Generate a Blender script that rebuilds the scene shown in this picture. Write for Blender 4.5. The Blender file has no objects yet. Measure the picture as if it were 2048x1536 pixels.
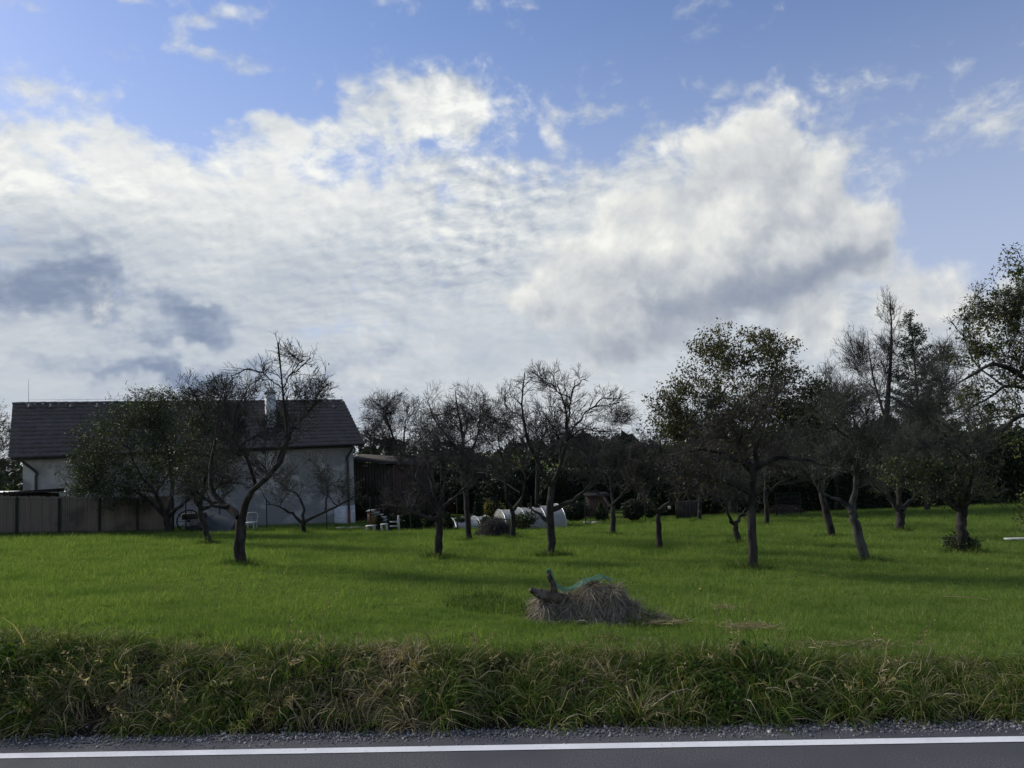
import bpy, math, numpy as np
from mathutils import Vector
rng = np.random.default_rng(7)
S = bpy.context.scene
COL = S.collection

# ------------------------------------------------------------------ camera
F_PX, CX, CY = 1540.0, 1024.0, 768.0           # photograph pixels (2048 x 1536)
PITCH, ROLL, CAM_Z = 0.0817, 0.046, 2.0
CAM = np.array([0.0, 0.0, CAM_Z])
FW = np.array([0, math.cos(PITCH), math.sin(PITCH)])
_r0 = np.array([1.0, 0, 0]); _u0 = np.cross(_r0, FW)
RT = math.cos(ROLL) * _r0 - math.sin(ROLL) * _u0
UP = math.sin(ROLL) * _r0 + math.cos(ROLL) * _u0
cd = bpy.data.cameras.new('camera'); cam = bpy.data.objects.new('camera', cd); COL.objects.link(cam)
from mathutils import Matrix
cam.matrix_world = Matrix(((RT[0], UP[0], -FW[0], 0), (RT[1], UP[1], -FW[1], 0), (RT[2], UP[2], -FW[2], CAM_Z), (0, 0, 0, 1)))
cd.sensor_fit = 'HORIZONTAL'; cd.sensor_width = 36.0; cd.lens = 36.0 * F_PX / 2048.0
cd.clip_start = 0.05; cd.clip_end = 6000
S.camera = cam
S.render.resolution_x, S.render.resolution_y = 1024, 768

# ------------------------------------------------------------------ light
SUN_AZ, SUN_EL = math.radians(-58), math.radians(31)   # azimuth from +Y towards +X
SUN_DIR = Vector((math.sin(SUN_AZ) * math.cos(SUN_EL), math.cos(SUN_AZ) * math.cos(SUN_EL), math.sin(SUN_EL)))
sl = bpy.data.lights.new('sun', 'SUN'); so = bpy.data.objects.new('sun', sl); COL.objects.link(so)
sl.energy = 2.8; sl.angle = math.radians(13.0); sl.color = (1.0, 0.93, 0.82)
so.rotation_euler = SUN_DIR.to_track_quat('Z', 'Y').to_euler()
so.location = (-20, 10, 25)
S.view_settings.view_transform = 'Standard'; S.view_settings.look = 'None'
S.view_settings.exposure = 0.52; S.view_settings.gamma = 1.0

def ray(x, y):
    return FW + RT * (x - CX) / F_PX - UP * (y - CY) / F_PX
def at(x, y, D):
    r = ray(x, y); return CAM + r * (D / r[1])
def azel(x, y):
    r = ray(x, y); r = r / np.linalg.norm(r)
    return math.atan2(r[0], r[1]), math.asin(r[2])

# ------------------------------------------------------------------ node helpers
class NT:
    def __init__(s, tree): s.t = tree; s.n = tree.nodes; s.l = tree.links
    def put(s, sock, v):
        if v is None: return
        if isinstance(v, bpy.types.NodeSocket): s.l.new(v, sock)
        else:
            if hasattr(sock.default_value, '__len__') and not hasattr(v, '__len__'): v = [v] * len(sock.default_value)
            if hasattr(v, '__len__') and hasattr(sock.default_value, '__len__') and len(v) == 3 and len(sock.default_value) == 4: v = (*v, 1)
            sock.default_value = v
    def node(s, typ, **props):
        nd = s.n.new(typ)
        for k, v in props.items(): setattr(nd, k, v)
        return nd
    def math(s, op, a, b=None, c=None, clamp=False):
        nd = s.node('ShaderNodeMath', operation=op, use_clamp=clamp)
        for i, v in enumerate((a, b, c)): s.put(nd.inputs[i], v)
        return nd.outputs[0]
    def vec(s, op, a, b=None, c=None):
        nd = s.node('ShaderNodeVectorMath', operation=op)
        for i, v in enumerate((a, b, c)):
            if v is not None: s.put(nd.inputs[i], v)
        return nd.outputs['Value'] if op in ('DOT_PRODUCT', 'LENGTH') else nd.outputs[0]
    def noise(s, vec, scale, detail=4, rough=0.55, dist=0.0, out=0):
        nd = s.node('ShaderNodeTexNoise'); s.put(nd.inputs['Vector'], vec)
        s.put(nd.inputs['Scale'], scale); s.put(nd.inputs['Detail'], detail); s.put(nd.inputs['Roughness'], rough); s.put(nd.inputs['Distortion'], dist)
        return nd.outputs[out]
    def ss(s, v, lo, hi, a=0.0, b=1.0):
        nd = s.node('ShaderNodeMapRange', interpolation_type='SMOOTHSTEP')
        for i, q in enumerate((v, lo, hi, a, b)): s.put(nd.inputs[i], q)
        return nd.outputs[0]
    def mix(s, f, a, b, typ='MIX'):
        nd = s.node('ShaderNodeMix', data_type='RGBA', blend_type=typ)
        s.put(nd.inputs[0], f); s.put(nd.inputs[6], a); s.put(nd.inputs[7], b)
        return nd.outputs[2]
    def ramp(s, v, stops):
        nd = s.node('ShaderNodeValToRGB'); e = nd.color_ramp.elements
        while len(e) < len(stops): e.new(0.5)
        for el, (p, c) in zip(e, stops): el.position = p; el.color = (*c, 1)
        s.put(nd.inputs[0], v); return nd.outputs[0]

# ------------------------------------------------------------------ sky: Nishita blue with a broken cloud deck
def build_world():
    w = bpy.data.worlds.new('World'); S.world = w; w.use_nodes = True
    w.node_tree.nodes.clear(); g = NT(w.node_tree)
    out = g.node('ShaderNodeOutputWorld'); bg = g.node('ShaderNodeBackground')
    sky = g.node('ShaderNodeTexSky', sky_type='NISHITA', sun_disc=False)
    sky.sun_elevation = SUN_EL; sky.sun_rotation = SUN_AZ
    sky.air_density = 1.0; sky.dust_density = 0.3; sky.ozone_density = 2.0; sky.altitude = 300
    d = g.node('ShaderNodeTexCoord').outputs['Generated']
    sep = g.node('ShaderNodeSeparateXYZ'); g.put(sep.inputs[0], d)
    x, y, z = sep.outputs
    az = g.math('ARCTAN2', x, y); el = g.math('ARCSINE', z)
    comb = g.node('ShaderNodeCombineXYZ'); g.put(comb.inputs[0], az); g.put(comb.inputs[1], el); g.put(comb.inputs[2], 0.0)
    P = comb.outputs[0]
    # deck coordinates: a flat layer seen in perspective
    zz = g.math('ADD', g.math('MAXIMUM', z, 0.0), 0.30)
    dk = g.node('ShaderNodeCombineXYZ'); g.put(dk.inputs[0], g.math('DIVIDE', x, zz)); g.put(dk.inputs[1], g.math('DIVIDE', y, zz))
    Q = dk.outputs[0]
    wv = g.noise(d, 5.0, 4, 0.6, out=1); wv2 = g.noise(d, 17.0, 3, 0.6, out=1)
    wp = g.vec('ADD', g.vec('MULTIPLY', g.vec('SUBTRACT', wv, (.5, .5, .5)), (.20, .13, 0)),
               g.vec('MULTIPLY', g.vec('SUBTRACT', wv2, (.5, .5, .5)), (.055, .045, 0)))
    Pw = g.vec('ADD', P, wp)
    def blobs(lst, coord):
        tot = None
        for (px, py, rx, ry, amp) in lst:
            a, e = azel(px, py)
            sx, sy = F_PX / rx, F_PX / ry
            q = g.vec('MULTIPLY_ADD', coord, (sx, sy, 0), (-a * sx, -e * sy, 0))
            v = g.math('MULTIPLY', g.math('EXPONENT', g.math('MULTIPLY', g.vec('DOT_PRODUCT', q, q), -1.0)), amp)
            tot = v if tot is None else g.math('ADD', tot, v)
        return tot
    c5 = (.5, .5, .5)
    w1 = g.vec('SUBTRACT', wv, c5)
    det = g.noise(g.vec('MULTIPLY_ADD', d, (1, 1, 1.3), g.vec('MULTIPLY', w1, (.12, .12, .12))), 16.0, 5, 0.64)
    cell = g.noise(g.vec('MULTIPLY_ADD', w1, (.12, .12, 0), Q), 15.0, 3, 0.6)
    # --- layer 1: the mottled deck round the whole horizon, with ragged outliers above it
    band = g.ss(g.vec('DOT_PRODUCT', Pw, (0, 1, 0)), 0.45, 0.27, 0.0, 1.0)
    cov = g.math('ADD', band, blobs([
        (120, 300, 300, 70, .30), (760, 215, 150, 55, .95), (930, 225, 130, 55, .95), (560, 275, 120, 32, .60), (1290, 300, 110, 26, .25),
        (1930, 230, 80, 36, .42), (1720, 180, 70, 28, .34), (60, 160, 120, 28, .50), (440, 90, 110, 22, .50), (520, 140, 60, 18, .4),
        (250, 8, 120, 14, .45), (200, 250, 100, 16, .45), (450, 15, 60, 18, .4), (1240, 215, 70, 40, .22),
        (1930, 470, 240, 130, -1.05), (1850, 320, 200, 130, -.5), (600, 195, 130, 45, -.45), (1180, 290, 130, 34, -.55), (380, 250, 110, 45, -.55),
        (660, 655, 150, 22, -.38), (900, 300, 120, 20, -.25)], Pw))
    hi = g.noise(d, 2.6, 2, 0.6)
    cov = g.math('ADD', cov, g.ss(hi, 0.52, 0.80, -0.10, 0.5))
    dens = g.math('ADD', cov, g.math('ADD', g.math('MULTIPLY_ADD', det, 1.5, -0.75), g.math('MULTIPLY_ADD', cell, 1.1, -0.55)))
    alpha = g.ss(dens, 0.05, 0.80)
    m2 = g.noise(g.vec('MULTIPLY_ADD', w1, (.12, .12, 0), g.vec('ADD', Q, (-.016, .018, 0))), 15.0, 3, 0.6)
    mod = g.math('MULTIPLY', g.ss(el, 0.08, 0.34, 0.20, 1.15), g.ss(g.noise(d, 3.7, 3, 0.5), 0.35, 0.68, 0.25, 1.15))
    lit = g.math('MULTIPLY', g.math('SUBTRACT', cell, m2), mod)
    base = g.noise(g.vec('MULTIPLY_ADD', d, (1, 1, 2.2), g.vec('MULTIPLY', w1, (.2, .2, .2))), 5.0, 4, 0.62)
    thick = blobs([(60, 565, 130, 42, .55), (370, 605, 90, 26, .48), (300, 650, 110, 18, .3), (420, 640, 60, 18, .3), (300, 712, 190, 22, .42), (730, 715, 90, 40, .22),
                   (60, 460, 180, 50, .16), (900, 430, 90, 30, .12), (470, 730, 130, 28, .25)], g.vec('ADD', Pw, g.vec('MULTIPLY', wp, (.5, .5, 0))))
    thick = g.math('ADD', g.math('MULTIPLY', thick, .35), g.ss(g.math('MULTIPLY_ADD', det, .55, g.math('SUBTRACT', thick, .275)), .06, .52, 0.0, .34))
    bright = blobs([(100, 330, 330, 90, .32), (500, 390, 320, 90, .20), (880, 225, 170, 60, .18), (650, 300, 160, 60, .2), (1080, 590, 60, 30, .2)], P)
    away = g.ss(g.vec('DOT_PRODUCT', d, tuple(SUN_DIR)), -0.4, 1.0, 0.04, 0.04)
    v = g.math('ADD', g.math('ADD', 0.53, g.math('MULTIPLY_ADD', base, 0.75, -0.375)), g.math('ADD', lit, away))
    v = g.math('ADD', v, g.math('SUBTRACT', bright, thick))
    stops = [(0.0, (2.2, 2.75, 3.85)), (0.30, (3.5, 4.05, 5.0)), (0.60, (5.55, 5.95, 6.35)), (0.85, (7.4, 7.6, 7.55)), (1.0, (8.6, 8.7, 8.4))]
    ccol = g.ramp(v, stops)
    # --- layer 2: cumulus heaps, thin edges lit through, thick bellies grey
    cu = blobs([(1560, 400, 110, 90, .95), (1500, 280, 85, 70, .55), (1490, 165, 60, 26, .3), (1400, 430, 170, 110, .75), (1330, 565, 230, 66, .92), (1560, 500, 110, 80, .6),
                (1180, 520, 120, 60, .85), (1090, 600, 80, 40, .7), (1280, 430, 110, 50, .4), (1705, 495, 75, 50, 1.0), (1930, 615, 110, 60, .8), (1660, 670, 60, 40, .6), (1250, 680, 200, 45, .6), (700, 745, 110, 34, .45)], Pw)
    cu = g.math('ADD', cu, g.ss(g.noise(d, 3.3, 2, 0.5), 0.60, 0.75, 0.0, 0.8))
    puff = g.noise(g.vec('MULTIPLY_ADD', w1, (.06, .06, .06), d), 11.0, 5, 0.56)
    cd_ = g.math('ADD', cu, g.math('MULTIPLY_ADD', puff, 2.2, -1.12))
    ca = g.ss(cd_, 0.28, 0.74)
    off = (SUN_DIR.x * .016, SUN_DIR.y * .016, SUN_DIR.z * .045)
    puff2 = g.noise(g.vec('MULTIPLY_ADD', w1, (.06, .06, .06), g.vec('ADD', d, off)), 11.0, 5, 0.56)
    belly = blobs([(1380, 600, 230, 50, .38), (1560, 550, 130, 50, .26), (1260, 680, 220, 40, .32), (1600, 420, 60, 90, .10), (1720, 535, 60, 24, .2)], Pw)
    glow = blobs([(1160, 500, 110, 40, .22), (1460, 430, 130, 40, .22), (1060, 590, 60, 36, .25), (1530, 260, 100, 60, .1), (1690, 470, 60, 30, .22), (1330, 500, 70, 25, .2)], P)
    cv = g.math('ADD', g.ss(cd_, 0.4, 1.5, 0.72, 0.50), g.math('ADD', g.math('MULTIPLY', g.math('SUBTRACT', puff, puff2), 1.5), away))
    cv = g.math('ADD', cv, g.math('SUBTRACT', glow, belly))
    cucol = g.ramp(cv, [(0.0, (2.5, 2.95, 3.8)), (0.30, (3.6, 3.95, 4.6)), (0.60, (5.5, 5.75, 6.0)), (0.85, (7.3, 7.4, 7.2)), (1.0, (8.5, 8.5, 8.1))])
    # thin veil low down
    veil = g.ss(el, 0.58, 0.04, 0.0, 0.82)
    blue = g.mix(1.0, sky.outputs[0], (1.24, 1.20, 1.36), 'MULTIPLY')
    blue = g.mix(veil, blue, (4.5, 4.95, 6.3))
    col = g.mix(alpha, blue, ccol)
    col = g.mix(ca, col, cucol)
    g.put(bg.inputs[0], col); bg.inputs[1].default_value = 0.076
    g.l.new(bg.outputs[0], out.inputs[0])
    w.cycles.sampling_method = 'MANUAL'; w.cycles.sample_map_resolution = 512
build_world()
S.cycles.max_bounces = 5; S.cycles.diffuse_bounces = 3; S.cycles.transparent_max_bounces = 6; S.cycles.transmission_bounces = 3
S.cycles.sample_clamp_indirect = 3.0; S.cycles.use_denoising = True

# ------------------------------------------------------------------ materials
def mat(name, col, col2=None, scale=8.0, rough=0.9, detail=6, coord='Object', bump=0.0, bscale=None, spec=0.2, island=None, trans=0.0, tcol=None, patch=None, stretch=(1, 1, 1), lo=0.35, hi=0.65, metallic=0.0):
    m = bpy.data.materials.new(name); m.use_nodes = True; t = m.node_tree; t.nodes.clear(); g = NT(t)
    out = g.node('ShaderNodeOutputMaterial'); b = g.node('ShaderNodeBsdfPrincipled')
    tc = g.node('ShaderNodeTexCoord'); geo = g.node('ShaderNodeNewGeometry')
    vec = geo.outputs['Position'] if coord == 'World' else tc.outputs[coord]
    vec = g.vec('MULTIPLY', vec, stretch)
    c = col
    if col2 is not None:
        c = g.mix(g.ss(g.noise(vec, scale, detail, 0.6), lo, hi), col, col2)
    if island:
        oi = g.node('ShaderNodeObjectInfo')
        r = g.math('FRACT', g.math('ADD', geo.outputs['Random Per Island'], oi.outputs['Random']))
        c2 = g.ramp(r, island)
        c = c2 if col2 is None else g.mix(0.5, c, c2)
    if patch:
        psc, pcol, plo, phi = patch
        c = g.mix(g.ss(g.noise(geo.outputs['Position'], psc, 3, 0.5), plo, phi), c, pcol)
    g.put(b.inputs['Base Color'], c); b.inputs['Roughness'].default_value = rough; b.inputs['Metallic'].default_value = metallic
    b.inputs['Specular IOR Level'].default_value = spec
    if bump:
        bn = g.node('ShaderNodeBump'); bn.inputs['Strength'].default_value = min(1.0, bump); bn.inputs['Distance'].default_value = 0.02
        g.put(bn.inputs['Height'], g.noise(vec, bscale or scale * 3, 5, 0.65)); g.l.new(bn.outputs[0], b.inputs['Normal'])
    sh = b.outputs[0]
    if trans:
        tr = g.node('ShaderNodeBsdfTranslucent')
        g.put(tr.inputs[0], g.mix(1.0, c, tcol or (1.25, 1.3, 0.7), 'MULTIPLY'))
        mx = g.node('ShaderNodeMixShader'); mx.inputs[0].default_value = trans
        g.l.new(sh, mx.inputs[1]); g.l.new(tr.outputs[0], mx.inputs[2]); sh = mx.outputs[0]
    g.l.new(sh, out.inputs[0])
    return m

M = {}
M['asphalt'] = mat('asphalt', (.056, .057, .062), (.142, .144, .152), 95, .85, coord='World', bump=.8, bscale=160, detail=8, patch=(.9, (.078, .080, .088), .45, .65))
M['paint'] = mat('road_paint', (.74, .75, .75), (.48, .49, .50), 26, .7, coord='World', bump=.3, bscale=200, lo=.52, hi=.82, detail=9, patch=(2.2, (.64, .65, .66), .45, .7))
M['gravel'] = mat('gravel_bed', (.075, .075, .078), (.16, .16, .162), 90, .95, coord='World', bump=.8)
M['stone'] = mat('gravel_stone', (.09, .09, .092), None, island=[(0, (.10, .10, .105)), (.55, (.19, .19, .195)), (.9, (.30, .30, .30)), (1, (.5, .5, .48))], rough=.9)
M['soil'] = mat('turf_soil', (.056, .092, .018), (.10, .145, .028), 1.3, .95, coord='World', bump=.6, bscale=30, spec=0.0, patch=(.33, (.085, .105, .026), .45, .7))
def grass_mat(name, stops, patch=None, tr=.45):
    return mat(name, stops[0][1], None, island=stops, rough=.8, spec=.1, trans=tr, tcol=(1.3, 1.35, .6), patch=patch)
M['lawn'] = grass_mat('lawn_blade', [(0, (.080, .146, .036)), (.5, (.130, .208, .053)), (.85, (.19, .255, .074)), (1, (.35, .35, .17))], (.8, (.088, .150, .040), .46, .72), .45)
M['verge'] = grass_mat('verge_blade', [(0, (.045, .080, .014)), (.4, (.080, .130, .022)), (.72, (.108, .148, .040)), (.84, (.20, .19, .075)), (.93, (.36, .30, .16)), (1, (.55, .48, .33))], None, .3)
M['dry'] = grass_mat('dry_blade', [(0, (.10, .085, .045)), (.4, (.22, .18, .10)), (.8, (.38, .31, .185)), (1, (.55, .47, .32))], None, .25)
M['herb'] = grass_mat('herb_leaf', [(0, (.026, .060, .014)), (.6, (.055, .105, .022)), (1, (.095, .13, .028))], None, .25)
M['hay'] = mat('old_hay', (.1, .08, .05), None, island=[(0, (.085, .074, .052)), (.5, (.20, .175, .125)), (.85, (.33, .29, .21)), (1, (.50, .45, .34))], rough=.9)
M['bark'] = mat('apple_bark', (.018, .016, .015), (.050, .046, .042), 7, .95, bump=1.0, bscale=26, stretch=(1, 1, .45), patch=(5.5, (.070, .075, .062), .60, .74))
M['bark_pale'] = mat('lichen_bark', (.028, .027, .025), (.082, .084, .074), 9, .95, bump=1.0, bscale=26, stretch=(1, 1, .45))
M['twig'] = mat('twig', (.036, .032, .031), (.070, .064, .062), 3, .9)
M['twig_lichen'] = mat('lichen_twig', (.040, .042, .037), (.085, .090, .075), 3, .9)
M['cut'] = mat('fresh_cut_wood', (.55, .52, .45), (.42, .38, .30), 20, .8)
def leaf_mat(name, stops, tr=.3): return mat(name, stops[0][1], None, island=stops, rough=.55, spec=.3, trans=tr, tcol=(1.3, 1.25, .6))
M['leaf_apple'] = leaf_mat('apple_leaf', [(0, (.016, .030, .012)), (.6, (.032, .055, .020)), (.93, (.055, .075, .028)), (1, (.20, .21, .15))])
M['leaf_walnut'] = leaf_mat('walnut_leaf', [(0, (.034, .044, .018)), (.5, (.060, .070, .028)), (.8, (.085, .080, .034)), (1, (.12, .085, .04))])
M['leaf_cherry'] = leaf_mat('broad_leaf', [(0, (.028, .046, .016)), (.6, (.055, .078, .024)), (.9, (.10, .11, .03)), (1, (.22, .19, .06))])
M['leaf_dark'] = leaf_mat('evergreen_leaf', [(0, (.008, .016, .009)), (.6, (.016, .030, .014)), (1, (.032, .050, .020))], .12)
M['leaf_brown'] = leaf_mat('russet_leaf', [(0, (.030, .020, .014)), (.6, (.055, .034, .022)), (1, (.09, .05, .03))], .2)
M['leaf_yellow'] = leaf_mat('golden_leaf', [(0, (.10, .10, .02)), (.6, (.20, .18, .04)), (1, (.32, .26, .07))], .3)
M['fallen'] = mat('fallen_leaf', (.1, .07, .03), None, island=[(0, (.10, .07, .03)), (.6, (.20, .15, .06)), (1, (.34, .28, .10))], rough=1.0, spec=0.0)
M['needle'] = leaf_mat('spruce_needle', [(0, (.024, .038, .030)), (.7, (.042, .062, .048)), (1, (.065, .09, .065))], .1)
M['light_block'] = mat('light_block_dark', (.008, .012, .007), (.015, .02, .01), 4, 1.0)  # near-black filler added inside foliage to block light, no plant part
M['plaster'] = mat('grey_render', (.295, .293, .286), (.46, .455, .44), 1.6, .95, detail=8, coord='Object', bump=.35, bscale=14, patch=(.55, (.25, .25, .248), .48, .53))
M['plaster_white'] = mat('whitewash', (.62, .64, .64), (.45, .47, .48), 5, .9)
M['tile'] = mat('roof_tile', (.100, .090, .084), (.128, .116, .108), 2.2, .75, coord='Object', bump=.3, bscale=40, patch=(.7, (.108, .102, .094), .5, .7), spec=.12)
M['dark_metal'] = mat('dark_metal', (.025, .026, .03), (.04, .04, .045), 6, .5, spec=.4)
M['zinc'] = mat('zinc', (.42, .43, .44), (.55, .56, .57), 10, .4, metallic=.7)
M['rust'] = mat('red_lead', (.22, .075, .05), (.14, .06, .045), 12, .8)
M['corrugated'] = mat('corrugated_sheet', (.55, .56, .57), (.42, .43, .44), 4, .5, metallic=.2, spec=.5)
M['timber'] = mat('old_timber', (.030, .026, .023), (.062, .054, .047), 6, .9, stretch=(6, 6, .6), bump=.5)
M['timber_pale'] = mat('grey_timber', (.12, .11, .10), (.18, .165, .15), 6, .9, stretch=(6, 6, .6))
M['timber_red'] = mat('red_board', (.105, .068, .060), (.075, .05, .045), 6, .9, stretch=(6, 6, .6))
M['timber_orange'] = mat('stained_board', (.23, .125, .055), (.17, .09, .04), 6, .8, stretch=(.6, 6, 6))
M['reed'] = mat('reed_screen', (.23, .19, .155), (.155, .13, .108), 5, .95, stretch=(30, 30, .5), bump=.5, patch=(.8, (.075, .066, .058), .5, .7))
M['film'] = mat('white_film', (.50, .50, .46), (.40, .41, .38), 3, .5, trans=.45, tcol=(1, 1, 1), spec=.3)
M['white'] = mat('white_plastic', (.46, .47, .46), (.36, .37, .36), 8, .5)
M['green_post'] = mat('green_post', (.012, .022, .018), (.02, .03, .025), 8, .6)
M['tarp'] = mat('grey_tarp', (.045, .052, .052), (.07, .078, .078), 3, .7)
M['rubber'] = mat('rubber', (.012, .012, .013), (.02, .02, .02), 8, .8)
M['net'] = mat('green_net', (.09, .27, .20), (.13, .31, .24), 5, .5)
M['concrete'] = mat('concrete', (.24, .24, .235), (.32, .32, .31), 6, .9, bump=.4)
M['wood_rot'] = mat('rotten_wood', (.050, .040, .031), (.17, .142, .112), 9, .95, stretch=(1, 1, 1), bump=1.0)

# ------------------------------------------------------------------ mesh helpers
class Geo:
    def __init__(s): s.V = []; s.F = []; s.n = 0
    def add(s, V, F):
        V = np.asarray(V, float).reshape(-1, 3); F = np.asarray(F, int)
        s.V.append(V); s.F.append(F + s.n); s.n += len(V)
        return s
    def build(s, name, m, parent=None, smooth=False, loc=None):
        me = bpy.data.meshes.new(name)
        V = np.concatenate(s.V); 
        if loc is not None: V = V - np.asarray(loc)
        me.vertices.add(len(V)); me.vertices.foreach_set('co', V.astype(np.float32).ravel())
        nf = sum(len(f) for f in s.F); nl = sum(f.size for f in s.F)
        me.loops.add(nl); me.polygons.add(nf)
        me.loops.foreach_set('vertex_index', np.concatenate([f.ravel() for f in s.F]).astype(np.int32))
        cnt = np.concatenate([np.full(len(f), f.shape[1]) for f in s.F])
        me.polygons.foreach_set('loop_start', np.concatenate([[0], np.cumsum(cnt)[:-1]]).astype(np.int32))
        me.polygons.foreach_set('loop_total', cnt.astype(np.int32))
        if smooth: me.polygons.foreach_set('use_smooth', np.ones(nf, bool))
        me.update(calc_edges=True); me.validate()
        me.materials.append(M[m] if isinstance(m, str) else m)
        o = bpy.data.objects.new(name, me); COL.objects.link(o)
        if loc is not None: o.location = loc
        if parent is not None:
            o.parent = parent
            o.matrix_parent_inverse = Matrix.Translation(parent.location).inverted() if parent.rotation_euler.z == 0 else parent.matrix_basis.inverted()
        return o

BOXF = np.array([[0, 3, 2, 1], [4, 5, 6, 7], [0, 1, 5, 4], [1, 2, 6, 5], [2, 3, 7, 6], [3, 0, 4, 7]])
def box(g, c, sx, sy, sz, u=None, v=None, w=None):
    """box centred at c with half-extents along axes u,v,w"""
    u = np.array([1, 0, 0.]) if u is None else u; v = np.array([0, 1, 0.]) if v is None else v; w = np.array([0, 0, 1.]) if w is None else w
    c = np.asarray(c, float); P = []
    for k in (-1, 1):
        for (i, j) in ((-1, -1), (1, -1), (1, 1), (-1, 1)):
            P.append(c + u * sx * i + v * sy * j + w * sz * k)
    g.add(P, BOXF); return g

def tubes(g, P, R, sides=4):
    P = np.asarray(P, float); R = np.asarray(R, float)
    if P.ndim == 2: P = P[None]; R = R[None]
    N, K, _ = P.shape
    if N == 0: return g
    T = np.gradient(P, axis=1); T /= np.linalg.norm(T, axis=2, keepdims=True) + 1e-9
    ref = np.where(np.abs(T[..., 2:3]) < .9, np.array([0, 0, 1.]), np.array([1., 0, 0]))
    ref = np.broadcast_to(np.where(np.abs(T[:, :1, 2:3]).mean(axis=1, keepdims=True) < .85, np.array([0, 0, 1.]), np.array([1., 0.2, 0])), T.shape)
    A = np.cross(T, ref); A /= np.linalg.norm(A, axis=2, keepdims=True) + 1e-9
    B = np.cross(T, A)
    ang = np.arange(sides) * 2 * np.pi / sides
    ring = P[:, :, None] + R[:, :, None, None] * (A[:, :, None] * np.cos(ang)[None, None, :, None] + B[:, :, None] * np.sin(ang)[None, None, :, None])
    idx = np.arange(N * K * sides).reshape(N, K, sides)
    a = idx[:, :-1]; b = idx[:, 1:]
    F = np.stack([a, np.roll(a, -1, 2), np.roll(b, -1, 2), b], -1).reshape(-1, 4)
    g.add(ring.reshape(-1, 3), F)
    return g

def norm(a): return a / (np.linalg.norm(a, axis=-1, keepdims=True) + 1e-9)

def smooth_line(pts, K):
    p = np.asarray(pts, float); n = len(p)
    if n == 2: return p[0] + (p[1] - p[0]) * np.linspace(0, 1, K)[:, None]
    e = np.vstack([2 * p[0] - p[1], p, 2 * p[-1] - p[-2]]); t = np.linspace(0, n - 1, K); out = []
    for x in t:
        i = min(int(x), n - 2); f = x - i; a, b, c, d = e[i:i + 4]
        out.append(.5 * ((2 * b) + (c - a) * f + (2 * a - 5 * b + 4 * c - d) * f * f + (3 * b - a - 3 * c + d) * f ** 3))
    return np.array(out)

def grow(P, R, M_, t0, ang, L, wob, up, K, r, rg, rad=.7, rtip=.35, keep=None, out=None):
    """children of the polylines P (N,K0,3): each gets M_ side shoots"""
    N, K0, _ = P.shape
    n = rg.poisson(M_, N) if not np.isscalar(M_) or M_ < 50 else np.full(N, M_)
    par = np.repeat(np.arange(N), n); C = len(par)
    t = t0 + (1 - t0) * rg.random(C) ** .85
    f = t * (K0 - 1); i = np.minimum(f.astype(int), K0 - 2); w = (f - i)[:, None]
    pos = P[par, i] * (1 - w) + P[par, i + 1] * w
    tan = norm(P[par, i + 1] - P[par, i])
    pr = R[par, i] * (1 - w[:, 0]) + R[par, i + 1] * w[:, 0]
    perp = norm(np.cross(tan, rg.normal(size=(C, 3))))
    a = np.radians(ang) * rg.uniform(.6, 1.3, C)[:, None]
    d = norm(np.cos(a) * tan + np.sin(a) * perp + np.array([0, 0, up]) * .6)
    ln = L * rg.uniform(.45, 1.25, C) * (1 - .35 * t)
    Q = np.empty((C, K, 3)); Q[:, 0] = pos
    for k in range(1, K):
        d = norm(d + rg.normal(size=(C, 3)) * wob + np.array([0, 0, up]) * .35)
        Q[:, k] = Q[:, k - 1] + d * (ln / (K - 1))[:, None]
    r0 = np.minimum(pr * rad, r * rg.uniform(.7, 1.3, C))
    RR = r0[:, None] * np.linspace(1, rtip, K)[None]
    if keep is not None:
        ok = keep(Q[:, -1]); Q = Q[ok]; RR = RR[ok]
    return Q, RR

def leaves(g, pos, size, rg, droop=.5, aspect=.5, jit=.04, fold=.25):
    N = len(pos)
    d = rg.normal(size=(N, 3)); d[:, 2] -= droop; d = norm(d)
    s = norm(np.cross(d, rg.normal(size=(N, 3)))); nrm = np.cross(d, s)
    L = (size * rg.uniform(.6, 1.25, N))[:, None]; p = pos + rg.normal(size=(N, 3)) * jit
    m = p + d * L * .45
    V = np.stack([p, m + s * L * aspect * .5 + nrm * L * fold * .4, p + d * L, m - s * L * aspect * .5 + nrm * L * fold * .4], 1).reshape(-1, 3)
    b = np.arange(N)[:, None] * 4
    F = np.concatenate([b + np.array([[0, 1, 2]]), b + np.array([[0, 2, 3]])])
    g.add(V, F); return g

def blades(g, root, dirs, length, width, rg, K=5, droop=.9, curl=.15):
    """grass blades: tapering strips that bend over under their weight"""
    N = len(root); d = norm(dirs); P = np.empty((N, K, 3)); P[:, 0] = root
    for k in range(1, K):
        P[:, k] = P[:, k - 1] + d * (length / (K - 1))[:, None]
        d = norm(d + np.array([0, 0, -1.]) * (droop * length / length.mean() / (K - 1))[:, None] + rg.normal(size=(N, 3)) * curl)
    side = norm(np.cross(dirs, rg.normal(size=(N, 3)) * .6 + np.array([0, 0, 1.])))
    wd = width[:, None] * np.linspace(1, .12, K)[None] ** .8
    A = P + side[:, None] * wd[..., None] * .5; B = P - side[:, None] * wd[..., None] * .5
    V = np.stack([A, B], 2).reshape(-1, 3)
    idx = np.arange(N * K * 2).reshape(N, K, 2)
    F = np.stack([idx[:, :-1, 0], idx[:, :-1, 1], idx[:, 1:, 1], idx[:, 1:, 0]], -1).reshape(-1, 4)
    g.add(V, F); return g

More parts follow.
